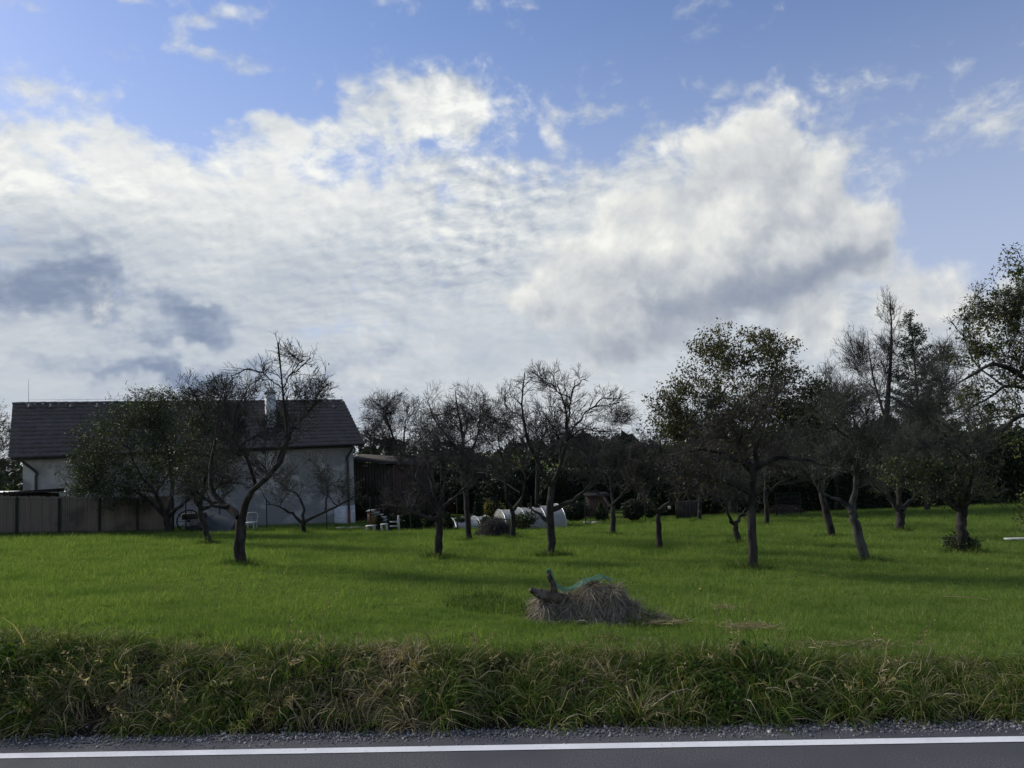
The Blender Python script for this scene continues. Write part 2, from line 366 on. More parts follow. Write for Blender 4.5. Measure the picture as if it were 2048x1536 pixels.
def empty(name, loc, label, cat, group=None):
    o = bpy.data.objects.new(name, None); COL.objects.link(o); o.location = tuple(loc); o.empty_display_size = .2
    o['label'] = label; o['category'] = cat
    if group: o['group'] = group
    return o
def tag(o, label, cat, group=None):
    o['label'] = label; o['category'] = cat
    if group: o['group'] = group
    return o

# ------------------------------------------------------------------ terrain
RN = np.array([0.0753, 0.99716]); RD = np.array([0.99716, -0.0753])       # across / along the road
COEF = np.array([7.73701034e-01, -5.54172885e-02, -7.21066809e-02, 2.40871892e-04, 7.32169756e-04, 5.08010328e-04])
_ph = np.random.default_rng(3).uniform(0, 6.28, (14, 2)); _fr = np.random.default_rng(4).normal(size=(14, 2))
def lumps(X, Y, sc):
    a = 0
    for k in range(14): a = a + np.sin(X * _fr[k, 0] * sc + _ph[k, 0] + Y * _fr[k, 1] * sc)
    return a / 14 * 1.4
def sm(x, a, b):
    t = np.clip((x - a) / (b - a), 0, 1); return t * t * (3 - 2 * t)
def terrain(X, Y):
    X = np.asarray(X, float); Y = np.asarray(Y, float)
    s = X * RN[0] + Y * RN[1]
    x = np.clip(X, -26, 30); y = np.clip(Y, 5, 44)
    z = COEF[0] + COEF[1] * x + COEF[2] * y + COEF[3] * y * y + COEF[4] * x * y + COEF[5] * x * x
    z = z - .018 * (np.clip(Y, 44, 900) - 44) + .012 * lumps(X, Y, 2.2) * sm(s, 6.5, 9)
    e = s + .17 * lumps(X, Y, 1.3)
    bank = sm(e, 5.66, 6.45)
    zz = np.where(s < 5.6, -.012, 0.0) * (1 - bank) + z * bank
    zz = zz + .05 * lumps(X, Y, 3.5) * sm(e, 5.75, 6.2) * (1 - sm(e, 6.8, 8.5))
    return np.where(s < 5.62, -.03, zz)
def ground(x, y):
    """where the view ray through a photograph pixel meets the ground"""
    r = ray(x, y); t = np.linspace(4.5, 70, 6000) / r[1]
    P = CAM + r * t[:, None]; h = P[:, 2] - terrain(P[:, 0], P[:, 1])
    i = np.argmax(h < 0)
    q = P[i].copy(); q[2] = terrain(q[0], q[1]); return q

def grid(xs, ys, zf):
    X, Y = np.meshgrid(xs, ys); Z = zf(X, Y)
    V = np.stack([X, Y, Z], -1).reshape(-1, 3); n = len(xs); m = len(ys)
    i = np.arange(n * m).reshape(m, n)
    F = np.stack([i[:-1, :-1], i[:-1, 1:], i[1:, 1:], i[1:, :-1]], -1).reshape(-1, 4)
    return V, F
def spread(a, b, first, grow_, mx):
    o = [a]; s = first
    while o[-1] < b: o.append(o[-1] + s); s = min(s * grow_, mx)
    return np.array(o)
# built in road coordinates (along, across) so that the bank has clean resolution
def road_grid(us, ss, zf):
    U, SS = np.meshgrid(us, ss); X = U * RD[0] + SS * RN[0]; Y = U * RD[1] + SS * RN[1]
    Z = zf(X, Y); V = np.stack([X, Y, Z], -1).reshape(-1, 3); n, m = len(us), len(ss)
    i = np.arange(n * m).reshape(m, n)
    return V, np.stack([i[:-1, :-1], i[:-1, 1:], i[1:, 1:], i[1:, :-1]], -1).reshape(-1, 4)
half = spread(0, 2500, .15, 1.05, 300); us = np.concatenate([-half[:0:-1], half])
ss_ = np.concatenate([np.array([-2500, -600, -150, -40, -10, -3, 0, 3, 5.0, 5.5]), spread(5.6, 9, .06, 1.0, .06), spread(9.1, 3000, .12, 1.04, 250)])
def earth_bank():
    t = M['soil'].node_tree; q = NT(t); b = next(n for n in t.nodes if n.type == 'BSDF_PRINCIPLED'); old = b.inputs['Base Color'].links[0].from_socket
    pos = q.node('ShaderNodeNewGeometry').outputs['Position']
    s_ = q.math('ADD', q.vec('DOT_PRODUCT', pos, (RN[0], RN[1], 0)), q.math('MULTIPLY_ADD', q.noise(pos, 3.0, 3), .5, -.25))
    q.put(b.inputs['Base Color'], q.mix(q.ss(s_, 6.2, 6.6), (.022, .019, .013), old))
earth_bank()
g = Geo(); g.add(*road_grid(us, ss_, terrain)); o = g.build('ground', 'soil', smooth=True); o['kind'] = 'structure'

def strip(name, s0, s1, z, m, n=200, half=60, wob=0.0):
    u = np.linspace(-half, half, n * 4); g = Geo()
    U, SS = np.meshgrid(u, np.linspace(s0, s1, 5)); 
    SS = SS + wob * lumps(U * 3, SS * 0, 1.9) * (np.arange(5)[:, None] == 4)
    V = np.stack([U * RD[0] + SS * RN[0], U * RD[1] + SS * RN[1], np.full_like(U, z)], -1).reshape(-1, 3)
    i = np.arange(V.shape[0]).reshape(5, -1)
    g.add(V, np.stack([i[:-1, :-1], i[:-1, 1:], i[1:, 1:], i[1:, :-1]], -1).reshape(-1, 4))
    o = g.build(name, m); o['kind'] = 'structure'; return o
strip('road_shoulder', 5.40, 5.82, -.004, 'gravel')
strip('road', -2.4, 5.50, 0.0, 'asphalt', wob=.03)
strip('road_marking', 5.255, 5.345, .004, 'paint')
# ------------------------------------------------------------------ house
TH = 0.5343; HU = np.array([math.cos(TH), math.sin(TH), 0]); HV = np.array([math.sin(TH), -math.cos(TH), 0]); ZU = np.array([0, 0, 1.0])
HC = np.array([-7.98, 38.10, -1.64]); HL, HE, HR, HW, OE, OS = 13.76, 4.40, 6.49, 2.72, 0.33, 0.43
def hp(u, v, z): return HC + HU * u + HV * v + ZU * z            # u along the front (0 at the right corner), v towards the road, z up
house = empty('house', HC - HU * HL / 2, 'long grey rendered house with a dark tiled gable roof and pale chimney', 'house')
PITCH_R = (HR - HE) / HW
g = Geo()                                                       # walls: four rendered faces and two gables as one shell
a = [hp(0, 0, -.4), hp(-HL, 0, -.4), hp(-HL, -2 * HW, -.4), hp(0, -2 * HW, -.4)]
b = [hp(0, 0, HE - .10), hp(-HL, 0, HE - .10), hp(-HL, -2 * HW, HE - .10), hp(0, -2 * HW, HE - .10)]
g.add(a + b, [[0, 1, 5, 4], [1, 2, 6, 5], [2, 3, 7, 6], [3, 0, 4, 7]])
g.add([b[0], b[3], hp(0, -HW, HR - .12)], [[0, 1, 2]]); g.add([b[1], b[2], hp(-HL, -HW, HR - .12)], [[0, 2, 1]])
g.build('wall', 'plaster', house)
g = Geo(); box(g, hp(-.52, .018, .42), .52, .014, .75, HU, HV, ZU); g.build('whitewashed_patch', 'plaster_white', house)
sl_len = math.hypot(HW + OE, (HW + OE) * PITCH_R); sd = (HV - ZU * PITCH_R) / math.hypot(1, PITCH_R); sn = np.cross(HU, sd); sn = sn * np.sign(sn[2])
ridge0 = hp(OS, -HW, HR)
g = Geo()                                                       # roof boarding, both slopes
for sg in (1, -1):
    dd = (HV * sg - ZU * PITCH_R) / math.hypot(1, PITCH_R); nn = np.cross(HU, dd); nn = nn * np.sign(nn[2])
    box(g, ridge0 - HU * (HL + 2 * OS) / 2 + dd * sl_len / 2 - nn * (.07 if sg > 0 else .03), (HL + 2 * OS) / 2, sl_len / 2 - (.0 if sg > 0 else .02), .03, HU, dd, nn)
roof = g.build('roof', 'tile', house)
NC = 13; cl = sl_len / NC; per = .30; tot = HL + 2 * OS + .1; nu = int(tot / per) * 6
uu = np.linspace(.05, .05 - tot, nu + 1); wave = .016 * np.sin(uu / per * 2 * np.pi) + .008 * np.sin(uu / per * 4 * np.pi)
for k in range(NC):
    g = Geo(); r2 = np.random.default_rng(100 + k)
    jag = np.repeat(r2.normal(size=nu // 6 + 2) * .006, 6)[:nu + 1]
    rows = [(k * cl, -.005), ((k + .97) * cl + .03, .058), ((k + .97) * cl + .034, .008)]
    V = np.concatenate([ridge0 + np.outer(uu, HU) + sd * s_ + np.outer(np.full(nu + 1, h) + wave * (1 if j < 2 else .9) + jag * (j > 0), sn) + np.outer(jag * (j > 0), sd) for j, (s_, h) in enumerate(rows)])
    i = np.arange(3 * (nu + 1)).reshape(3, -1)
    g.add(V, np.stack([i[:-1, :-1], i[:-1, 1:], i[1:, 1:], i[1:, :-1]], -1).reshape(-1, 4)); g.build('tile_course', 'tile', roof)
rt = None; nr = 36                                              # ridge tiles
for k in range(nr):
    u0 = OS - .02 - k * (HL + 2 * OS) / nr; L = (HL + 2 * OS) / nr + .05
    if rt is None:
        g = Geo(); an = np.linspace(-1.25, 1.25, 7); V = []
        for e, rr in ((0, .135), (-L, .115)):
            V += [HU * e + HV * math.sin(q) * rr + ZU * (math.cos(q) * rr - .06) for q in an]
        i = np.arange(14).reshape(2, 7)
        g.add(V, np.stack([i[0, :-1], i[0, 1:], i[1, 1:], i[1, :-1]], -1)); g.add(V[:7], [[0, 1, 2, 3, 4, 5, 6]])
        rt = g.build('ridge_tile', 'tile', roof); o = rt
    else:
        o = rt.copy(); COL.objects.link(o)
    o.location = tuple(hp(u0, -HW, HR + .02 + .004 * math.sin(k * 7.3)))
for px, k in ((60, 1), (103, 1), (143, 1), (196, 1), (668, 1)):  # vent tiles under the ridge
    r = ray(px, 816.0); n_ = sn; t = ((ridge0 - CAM) @ n_) / (r @ n_); p = CAM + r * t; g = Geo()
    an = np.linspace(0, np.pi, 7); V = [p + HU * math.cos(q) * .12 + sn * (math.sin(q) * .11 + .02) - sd * .16 for q in an] + [p + HU * math.cos(q) * .13 + sn * (math.sin(q) * .13 + .02) + sd * .10 for q in an]
    i = np.arange(14).reshape(2, 7); g.add(V, np.stack([i[0, :-1], i[1, :-1], i[1, 1:], i[0, 1:]], -1)); g.add(V[7:], [[6, 5, 4, 3, 2, 1, 0]]); g.build('vent_tile', 'tile', roof)
# eaves: soffit board, gutter, pale cable, downpipes
ee = HE - PITCH_R * OE
g = Geo(); box(g, hp(-HL / 2, OE / 2 - .01, ee - .10), HL / 2 + OS - .02, OE / 2 + .005, .015, HU, HV, ZU); g.build('soffit', 'timber', house)
g = Geo(); an = np.linspace(np.pi, 2 * np.pi, 8)
V = [hp(e, OE + .06 + math.cos(q) * .075, ee + .0 + math.sin(q) * .075 - (.02 if e < -5 else 0)) for e in (OS - .05, -HL - OS + .05) for q in an]
i = np.arange(16).reshape(2, 8); g.add(V, np.stack([i[0, :-1], i[0, 1:], i[1, 1:], i[1, :-1]], -1)); gut = g.build('gutter', 'dark_metal', house)
g = Geo(); tubes(g, [hp(-.35, .06, ee - .20), hp(-2.5, .06, ee - .215), hp(-5.2, .06, ee - .235)], [.016] * 3, 6); g.build('pipe', 'zinc', house)
for (u, low, m2) in ((-.32, .95, 'rust'), (-HL + .45, None, None)):
    uo = u + (.18 if u > -5 else -.45)
    pts = [hp(uo, OE + .04, ee - .06), hp(uo, OE + .02, ee - .18), hp(u, .09, ee - .62), hp(u, .09, ee - .80), hp(u, .09, low or -.2)]
    g = Geo(); tubes(g, smooth_line(pts[:4], 12), [.055] * 12, 8); tubes(g, pts[3:], [.055] * 2, 8); dp = g.build('downpipe', 'dark_metal', house, True)
    if m2:
        g = Geo(); tubes(g, [hp(u, .09, low), hp(u, .09, -.2)], [.062] * 2, 8); g.build('pipe_foot', m2, dp, True)
# lightning rod and ridge wire
g = Geo(); tubes(g, [hp(-HL + .10, -HW, HR), hp(-HL + .10, -HW, HR + 1.05)], [.012, .007], 5); rod = g.build('lightning_rod', 'zinc', house)
g = Geo(); n = 12
pts = np.array([hp(-HL + .1 + (HL - .1) * k / n, -HW, HR + .17 + (-.02 if k % 1 else 0)) for k in range(n + 1)]); tubes(g, pts, np.full(len(pts), .006), 4)
for q in pts: tubes(g, [q - ZU * .1, q + ZU * .02], [.008, .008], 4)
g.build('ridge_wire', 'zinc', house)
# chimney, rising through the front slope
r = ray(544, 853.0); t = ((ridge0 - CAM) @ sn) / (r @ sn); cb = CAM + r * t
D_ch = cb[1] + .25; ctop = at(542, 787, D_ch)[2]; cw = 8.4 * D_ch / F_PX
cc = cb - HV * .24
chim = None
g = Geo(); z0 = cb[2] - .5; box(g, [cc[0], cc[1], (z0 + ctop) / 2], cw, .24, (ctop - z0) / 2, HU, HV, ZU); chim = g.build('chimney', 'plaster_white', roof)
g = Geo(); box(g, [cc[0], cc[1], ctop + .03], cw + .06, .30, .03, HU, HV, ZU); g.build('chimney_cap', 'concrete', roof)
g = Geo()
for e in (-.11, .11): tubes(g, [np.array([cc[0], cc[1], ctop + .05]) + HU * e, np.array([cc[0], cc[1], ctop + .20]) + HU * e], [.07, .065], 8)
box(g, [cc[0], cc[1], ctop + .27], .2, .18, .012, HU, HV, ZU); tubes(g, [np.array([cc[0], cc[1], ctop + .05]), np.array([cc[0], cc[1], ctop + .27])], [.015, .015], 5)
g.build('flue_pot', 'zinc', roof)
g = Geo(); box(g, cb + HV * .02 + sn * .03, cw + .10, .10, .012, HU, sd, sn); g.build('flashing', 'zinc', roof)

# ------------------------------------------------------------------ left: reed fence, posts, tin-roofed shed
def line_pts(pxs): return [ground(*p) for p in pxs]
fA, fB = ground(-260, 1077), ground(346, 1065)
fd = fB - fA; fl = np.linalg.norm(fd[:2]); fu = np.array([fd[0], fd[1], 0]) / fl; fn = np.cross(fu, ZU)
fence = empty('reed_fence', (fA + fB) / 2, 'brown reed screen fence with dark posts along the lawn edge', 'fence')
np_ = 7; r2 = np.random.default_rng(5)
hts = {}
for k in range(np_):
    ua, ub = fl * k / np_ + .008, fl * (k + 1) / np_ - .008; zt = 1.36 + r2.normal() * .015
    g = Geo(); nn = 60; us_ = np.linspace(ua, ub, nn); V = []
    for j, u in enumerate(us_):
        p = fA + fu * u; zb = float(terrain(p[0], p[1])) - .05
        off = fn * (.012 * math.sin(j * 1.9) + .006 * r2.normal()); V += [p * [1, 1, 0] + ZU * zb + off, p * [1, 1, 0] + ZU * (zb + zt + .02 * r2.normal()) + off]
    i = np.arange(2 * nn).reshape(nn, 2); g.add(V, np.stack([i[:-1, 0], i[1:, 0], i[1:, 1], i[:-1, 1]], -1))
    V2 = [v + fn * .02 * -1 for v in V]; g.add(V2, np.stack([i[:-1, 1], i[1:, 1], i[1:, 0], i[:-1, 0]], -1))
    g.build('reed_panel', 'reed', fence)
for k in range(np_ + 1):
    p = fA + fu * (fl * k / np_) + fn * -.06 * 0; p = p + fn * .05; zb = float(terrain(p[0], p[1])); g = Geo()
    tubes(g, [p * [1, 1, 0] + ZU * (zb - .2), p * [1, 1, 0] + ZU * (zb + 1.26)], [.035, .035], 8); g.build('post', 'green_post', fence)
for zf in (.12, 1.20):
    g = Geo(); pts = [fA + fu * (fl * t) + fn * .04 for t in np.linspace(0, 1, 14)]
    tubes(g, [q * [1, 1, 0] + ZU * (float(terrain(q[0], q[1])) + zf) for q in pts], [.004] * 14, 4); g.build('wire', 'green_post', fence)
# shed behind the fence
sA = fA + fu * (-1) - fn * 1.0; 
D0 = fB[1] + 1.2
pL, pR = at(-240, 987, fA[1] + .8), at(131, 982.5, ground(131, 1068)[1] + .6)
su = (pR - pL) * [1, 1, 0]; sL = np.linalg.norm(su); su = su / sL; sv = np.cross(su, ZU)   # sv towards the road
if sv[1] > 0: sv = -sv
shed = empty('lean_to_shed', ((pL + pR) / 2 - sv * 1.2) * [1, 1, 0] + ZU * float(terrain(*(((pL + pR) / 2)[:2]))), 'low lean-to shed with a pale corrugated sheet roof behind the reed fence', 'shed')
g = Geo(); pc = .15; nu = int(sL / pc) * 6; uu = np.linspace(0, sL, nu + 1); wv = .022 * np.sin(uu / pc * 2 * np.pi)
V = []
for (b_, dz) in ((0, 0), (2.4, .0)):
    V.append(pL + np.outer(uu, su) - sv * b_ + np.outer(wv + dz + (pR[2] - pL[2]) * uu / sL, ZU))
i = np.arange(2 * (nu + 1)).reshape(2, -1); g.add(np.concatenate(V), np.stack([i[:-1, :-1], i[:-1, 1:], i[1:, 1:], i[1:, :-1]], -1).reshape(-1, 4)); g.build('roof', 'corrugated', shed, True)
g = Geo(); c = (pL + pR) / 2; box(g, c - sv * .06 - ZU * .10, sL / 2 - .03, .02, .06, su, sv, ZU); g.build('fascia', 'timber', shed)
zb = float(terrain(c[0], c[1])) - .3
g = Geo(); h_ = (c[2] - .2 - zb) / 2; box(g, [*(c - sv * 1.25)[:2], zb + h_], sL / 2 - .15, 1.05, h_, su, sv, ZU); g.build('wall', 'timber', shed)

# ------------------------------------------------------------------ wire fence posts in front of the house wall
def thin_post(px, py, h, r=.022):
    p = ground(px, py); g = Geo(); tubes(g, [p - ZU * .2, p + ZU * h], [r, r], 8); tubes(g, [p + ZU * h, p + ZU * (h + .02)], [r * 1.25, r * .6], 8); return g, p
wf = None
fposts = [(372, 1066), (440, 1064), (534, 1063), (654, 1062), (742, 1063), (822, 1064), (916, 1062), (1065, 1057), (1172, 1052), (1292, 1046)]
q0 = ground(*fposts[0])
wf = empty('wire_fence', q0, 'thin wire garden fence on slim dark posts along the grey house', 'fence')
tops = []
for p in fposts:
    g, q = thin_post(*p, 1.25); g.build('post', 'green_post', wf, True); tops.append(q)
for zf in (.15, .5, .85, 1.2):
    g = Geo(); tubes(g, [q + ZU * zf for q in tops], [.0025] * len(tops), 4); g.build('wire', 'green_post', wf)

# ------------------------------------------------------------------ big timber shed right of the house
bs0 = at(704, 1062, 39.6); bz = float(terrain(bs0[0], bs0[1])); bs0[2] = bz
BW = at(862, 1060, 40.0)[0] - bs0[0]; bh = at(713, 918, 39.4)[2] - bz; bh2 = at(850, 930, 40)[2] - bz
barn = empty('timber_shed', bs0 + [BW / 2, 1.5, 0], 'dark weathered timber shed beside the grey house', 'shed')
nb = 26; bw = BW / nb; r2 = np.random.default_rng(8)
for k in range(nb):
    x0 = bs0[0] + bw * k; open_ = k < 5
    zt = bh + (bh2 - bh) * (k + .5) / nb - .12; zb_ = 1.35 if k < 10 else 0.0
    if 13 <= k <= 19: zt2 = zt
    g = Geo(); box(g, [x0 + bw / 2, bs0[1] + r2.normal() * .008, bz + (zt + zb_) / 2], bw / 2 - .008, .014, (zt - zb_) / 2)
    g.build('board', 'timber_red' if 14 <= k <= 20 else 'timber', barn)
g = Geo(); box(g, [bs0[0] + BW / 2, bs0[1] + 1.6, bz + bh / 2 - .15], BW / 2 - .04, 1.5, bh / 2 - .2); g.build('interior', 'timber', barn)
g = Geo(); V = [[bs0[0] - .1, bs0[1] - .3, bz + bh], [bs0[0] + BW + .1, bs0[1] - .3, bz + bh2], [bs0[0] + BW + .1, bs0[1] + 3.4, bz + bh2 + .25], [bs0[0] - .1, bs0[1] + 3.4, bz + bh + .25]]
V += [[a_, b_, c_ - .07] for a_, b_, c_ in V]; g.add(V, [[0, 1, 2, 3], [7, 6, 5, 4], [0, 4, 5, 1], [1, 5, 6, 2], [2, 6, 7, 3], [3, 7, 4, 0]]); g.build('roof', 'timber', barn)
for (x_, y_, w_) in ((812, 1000.5, 20), (812, 984, 22), (776, 984, 18), (730, 932, 12)):
    p = at(x_, y_, bs0[1] - .05); g = Geo(); box(g, p, w_ * .5 * 40 / F_PX, .025, .03); g.build('batten', 'timber_pale', barn)
for x_ in (787, 805, 822): 
    p = at(x_, 985, bs0[1] - .045); g = Geo(); box(g, p, .03, .02, .5); g.build('upright', 'timber', barn)
# outside steps with pale treads
st = ground(756, 1062); stairs = empty('garden_steps', st + [0, .6, 0], 'short outside flight of pale treads with an orange boarded side', 'steps')
Ds = st[1] + .6
g = Geo(); A = [at(735, 1022, Ds), at(752, 1030, Ds), at(752, 1053, Ds), at(735, 1055, Ds)]
g.add([*A, *[q + [0, .06, 0] for q in A]], [[0, 3, 2, 1], [4, 5, 6, 7], [0, 1, 5, 4], [1, 2, 6, 5], [2, 3, 7, 6], [3, 0, 4, 7]]); g.build('side_board', 'timber_orange', stairs)
for (x_, y_) in ((739, 1022.5), (747, 1027), (755, 1031.5), (762, 1036.5), (770, 1041.5), (777, 1047)):
    p = at(x_, y_, Ds); g = Geo(); box(g, p + [0, .3, 0], .13, .34, .018); g.build('tread', 'concrete', stairs)
g = Geo(); tubes(g, [at(737, 1026, Ds + .3), at(779, 1052, Ds + .3)], [.04, .04], 6); g.build('stringer', 'timber', stairs)
# white garden benches / rails
def bench(name, px, py, w, h, label, cat):
    p = ground(px, py); s = p[1] / F_PX; t_ = empty(name, p, label, cat)
    wm, hm = w * s, h * s
    g = Geo(); box(g, p + ZU * hm, wm / 2, .16, .018); g.build('seat', 'white', t_)
    for e in (-.38, .38):
        for d in (-.11, .11):
            g = Geo(); box(g, p + [wm * e, d, hm / 2 - .01], .022, .022, hm / 2 - .008); g.build('leg', 'white', t_)
    return t_
bench('garden_bench', 742, 1064, 19, 12, 'low white plastic bench beside the orange boarded steps', 'bench')
bench('garden_stool', 769, 1065, 13, 16, 'taller white plastic stool between two small thujas', 'stool')
p = ground(798, 1064); s = p[1] / F_PX; rail = empty('white_gate', p, 'white post and rail with a short cross bar beside the thujas', 'gate')
g = Geo(); box(g, p + ZU * .28, .035, .035, .33); g.build('post', 'white', rail)
for zf in (.22, .38):
    g = Geo(); box(g, p + [-.18, 0, zf], .15, .015, .025); g.build('rail', 'white', rail)
# kerb stones at the garden edge
for (x0, x1, y_, txt) in ((672, 699, 1059.5, 'under the grey house wall'), (700, 722, 1059, 'at the foot of the red pipe'), (1165, 1182, 1048, 'beside the broad yew bush'), (1184, 1202, 1048, 'before the brown hut')):
    a_, b_ = ground(x0, y_), ground(x1, y_); g = Geo(); c_ = (a_ + b_) / 2; d_ = norm(b_ - a_)
    box(g, [0, 0, 0], np.linalg.norm(b_ - a_) / 2 - .01, .10, .07, d_, np.cross(ZU, d_), ZU)
    o = g.build('kerb_stone', 'concrete'); o.location = tuple(c_ + ZU * .03)
    tag(o, 'pale concrete kerb stone on the lawn edge ' + txt, 'kerb')

# ------------------------------------------------------------------ things along the house wall
# tarpaulin over a stack, with a ridge sloping to the right
tA, tB = ground(408, 1067), ground(470, 1066); Dt = tA[1] + .9
def tz(q): return float(terrain(q[0], q[1]))
g = Geo(); top = [at(412, 1020, Dt), at(432, 1027, Dt), at(452, 1034, Dt), at(472, 1041, Dt)]
V = []
for q in top:
    zb_ = tz(q) - .05; rr = np.random.default_rng(int(q[0] * 100) % 97)
    V += [[q[0] - .1, q[1] - .85, zb_], [q[0] - .04, q[1] - .45, zb_ + (q[2] - zb_) * .62 + .04 * rr.normal()], [q[0], q[1], q[2]], [q[0] + .05, q[1] + .6, zb_ + (q[2] - zb_) * .5], [q[0] + .05, q[1] + .9, zb_]]
i = np.arange(20).reshape(4, 5); g.add(V, np.stack([i[:-1, :-1], i[1:, :-1], i[1:, 1:], i[:-1, 1:]], -1).reshape(-1, 4)); g.add(V[:5], [[0, 1, 2, 3, 4]]); g.add(V[15:], [[4, 3, 2, 1, 0]])
o = g.build('tarpaulin', 'tarp'); tag(o, 'dark grey-green tarpaulin draped over a stack against the house wall', 'tarpaulin')
# old cart: spoked wheel, tyre, boards
cp = ground(385, 1067); cart = empty('farm_cart', cp + [0, .5, 0], 'old dark farm cart with a spoked wheel behind the leafy apple tree', 'cart')
def ring(g, c, R, r, u, w, n=20, sides=6):
    an = np.linspace(0, 2 * np.pi, n + 1); tubes(g, [c + u * math.cos(q) * R + w * math.sin(q) * R for q in an], [r] * (n + 1), sides)
c = at(377, 1042, cp[1] + .5); g = Geo(); ring(g, c, .40, .025, HU, ZU); w1_ = g.build('wheel', 'rubber', cart)
g = Geo()
for q in np.arange(0, np.pi, np.pi / 5): tubes(g, [c - (HU * math.cos(q) + ZU * math.sin(q)) * .39, c + (HU * math.cos(q) + ZU * math.sin(q)) * .39], [.012, .012], 5)
g.build('spoke', 'rubber', w1_)
c = ground(388, 1067) + [0, .2, .12]; g = Geo(); ring(g, c + ZU * .02, .30, .10, HU, HV, 18, 8); g.build('tyre', 'rubber', cart, True)
g = Geo(); box(g, at(391, 1047, cp[1] + .5), .18, .03, .16, HU, HV, ZU); g.build('tailboard', 'timber_pale', cart)
g = Geo(); box(g, at(388, 1032, cp[1] + .7), .42, .2, .10, HU, HV, ZU); g.build('bed', 'timber', cart)
# white chair by the wall
p = ground(496, 1065) + [0, .3, 0]; p[2] = tz(p); ch = empty('garden_chair', p, 'white plastic garden chair against the house wall', 'chair')
g = Geo(); box(g, p + ZU * .36, .2, .2, .015); g.build('seat', 'white', ch)
for ex in (-.17, .17):
    for ey in (-.17, .17):
        g = Geo(); box(g, p + [ex, ey, .17], .018, .018, .175); g.build('leg', 'white', ch)
g = Geo()
tubes(g, smooth_line([p + [-.19, .17, .36], p + [-.19, .2, .68], p + [.19, .2, .68], p + [.19, .17, .36]], 14), [.02] * 14, 6); g.build('backrest', 'white', ch)

# ------------------------------------------------------------------ polytunnel, brown wall, distant sheds
def polytunnel(x0, x1, ytop, ybase, label, tilt=0):
    a_ = ground(x0, ybase); D_ = a_[1] + 1.4; L_ = (x1 - x0) * D_ / F_PX; c_ = at((x0 + x1) / 2, ybase, D_); c_[2] = tz(c_); hh = at((x0 + x1) / 2, ytop, D_)[2] - c_[2]
    t_ = empty('polytunnel', c_, label, 'greenhouse')
    ax_ = norm(np.array([1, .25, 0])); pr_ = np.array([-ax_[1], ax_[0], 0]); nh = max(3, int(L_ / 1.1)); an = np.linspace(0, np.pi, 13)
    for k in range(nh):
        g = Geo(); V = []
        for j, e in enumerate((k / nh, (k + .5) / nh, (k + 1) / nh)):
            dip = -.035 if j == 1 else 0
            V += [c_ + ax_ * (e - .5) * L_ + pr_ * math.cos(q) * (1.2 + dip) + ZU * math.sin(q) ** .8 * (hh + dip + tilt * e) - ZU * .03 for q in an]
        i = np.arange(39).reshape(3, 13); g.add(V, np.stack([i[:-1, :-1], i[1:, :-1], i[1:, 1:], i[:-1, 1:]], -1).reshape(-1, 4)); g.build('film_bay', 'film', t_, True)
    for k in range(nh + 1):
        g = Geo(); e = k / nh; tubes(g, [c_ + ax_ * (e - .5) * L_ + pr_ * math.cos(q) * 1.21 + ZU * math.sin(q) ** .8 * (hh + .01 + tilt * e) - ZU * .03 for q in an], [.014] * 13, 5); g.build('hoop', 'zinc', t_)
    for e in (-.5, .5):
        V = [c_ + ax_ * e * L_ + pr_ * math.cos(q) * 1.19 + ZU * math.sin(q) ** .8 * (hh - .01 + tilt * (e + .5)) - ZU * .03 for q in an]; g = Geo(); g.add(V, [list(range(13))]); g.build('end_sheet', 'film', t_)
polytunnel(1000, 1118, 1014, 1059, 'long white polytunnel behind the brush pile and shrubs', .08)
polytunnel(904, 975, 1032, 1061, 'low white polytunnel glimpsed behind the dark thuja')
def wall_panel(name, x0, x1, y0, y1, D_, m, label, cat, thick=.1, boards=0):
    a_, b_ = at(x0, y1, D_), at(x1, y1, D_); zb_ = min(tz(a_), tz(b_)) - .1; zt = at((x0 + x1) / 2, y0, D_)[2]; n = max(1, boards); W_ = b_[0] - a_[0]
    t_ = empty(name, [(a_[0] + b_[0]) / 2, D_, zb_ + .1], label, cat)
    for k in range(n):
        g = Geo(); box(g, [a_[0] + W_ * (k + .5) / n, D_, (zb_ + zt) / 2], W_ / n / 2 - .006, thick / 2 + .004 * (k % 2), (zt - zb_) / 2); g.build('board' if n > 1 else 'wall', m, t_)
    return t_, zt, a_, b_
t_, zt, a_, b_ = wall_panel('garden_hut', 1176, 1214, 990, 1040, 40, 'timber_red', 'brown boarded garden hut glimpsed under the spreading apple branches', 'hut', 1.8, 7)
g = Geo(); box(g, [(a_[0] + b_[0]) / 2, 40, zt + .04], (b_[0] - a_[0]) / 2 + .12, 1.1, .04); g.build('roof', 'timber', t_)
wall_panel('board_fence', 1352, 1402, 1001, 1036, 37, 'timber', 'short dark board fence between dark evergreens', 'fence', .05, 12)
# mesh gate far right
D_ = 36.5; gA, gB = at(1553, 1024, D_), at(1602, 1022, D_); gz = tz(gA); gt = empty('mesh_gate', (gA + gB) / 2 * [1, 1, 0] + ZU * gz, 'dark wire mesh gate standing behind the brown leaf heap', 'gate')
hg = at(1578, 985, D_)[2] - gz; W_ = gB[0] - gA[0]
for e in (0, 1):
    g = Geo(); tubes(g, [[gA[0] + W_ * e, D_, gz - .1], [gA[0] + W_ * e, D_, gz + hg]], [.03, .03], 6); g.build('post', 'green_post', gt)
for k in range(1, 12):
    g = Geo(); tubes(g, [[gA[0] + W_ * k / 12, D_, gz + .05], [gA[0] + W_ * k / 12, D_, gz + hg - .03]], [.008, .008], 4); g.build('bar', 'dark_metal', gt)
for k in range(6):
    g = Geo(); tubes(g, [[gA[0], D_, gz + .08 + (hg - .1) * k / 5], [gB[0], D_, gz + .08 + (hg - .1) * k / 5]], [.009, .009], 4); g.build('crossbar', 'dark_metal', gt)
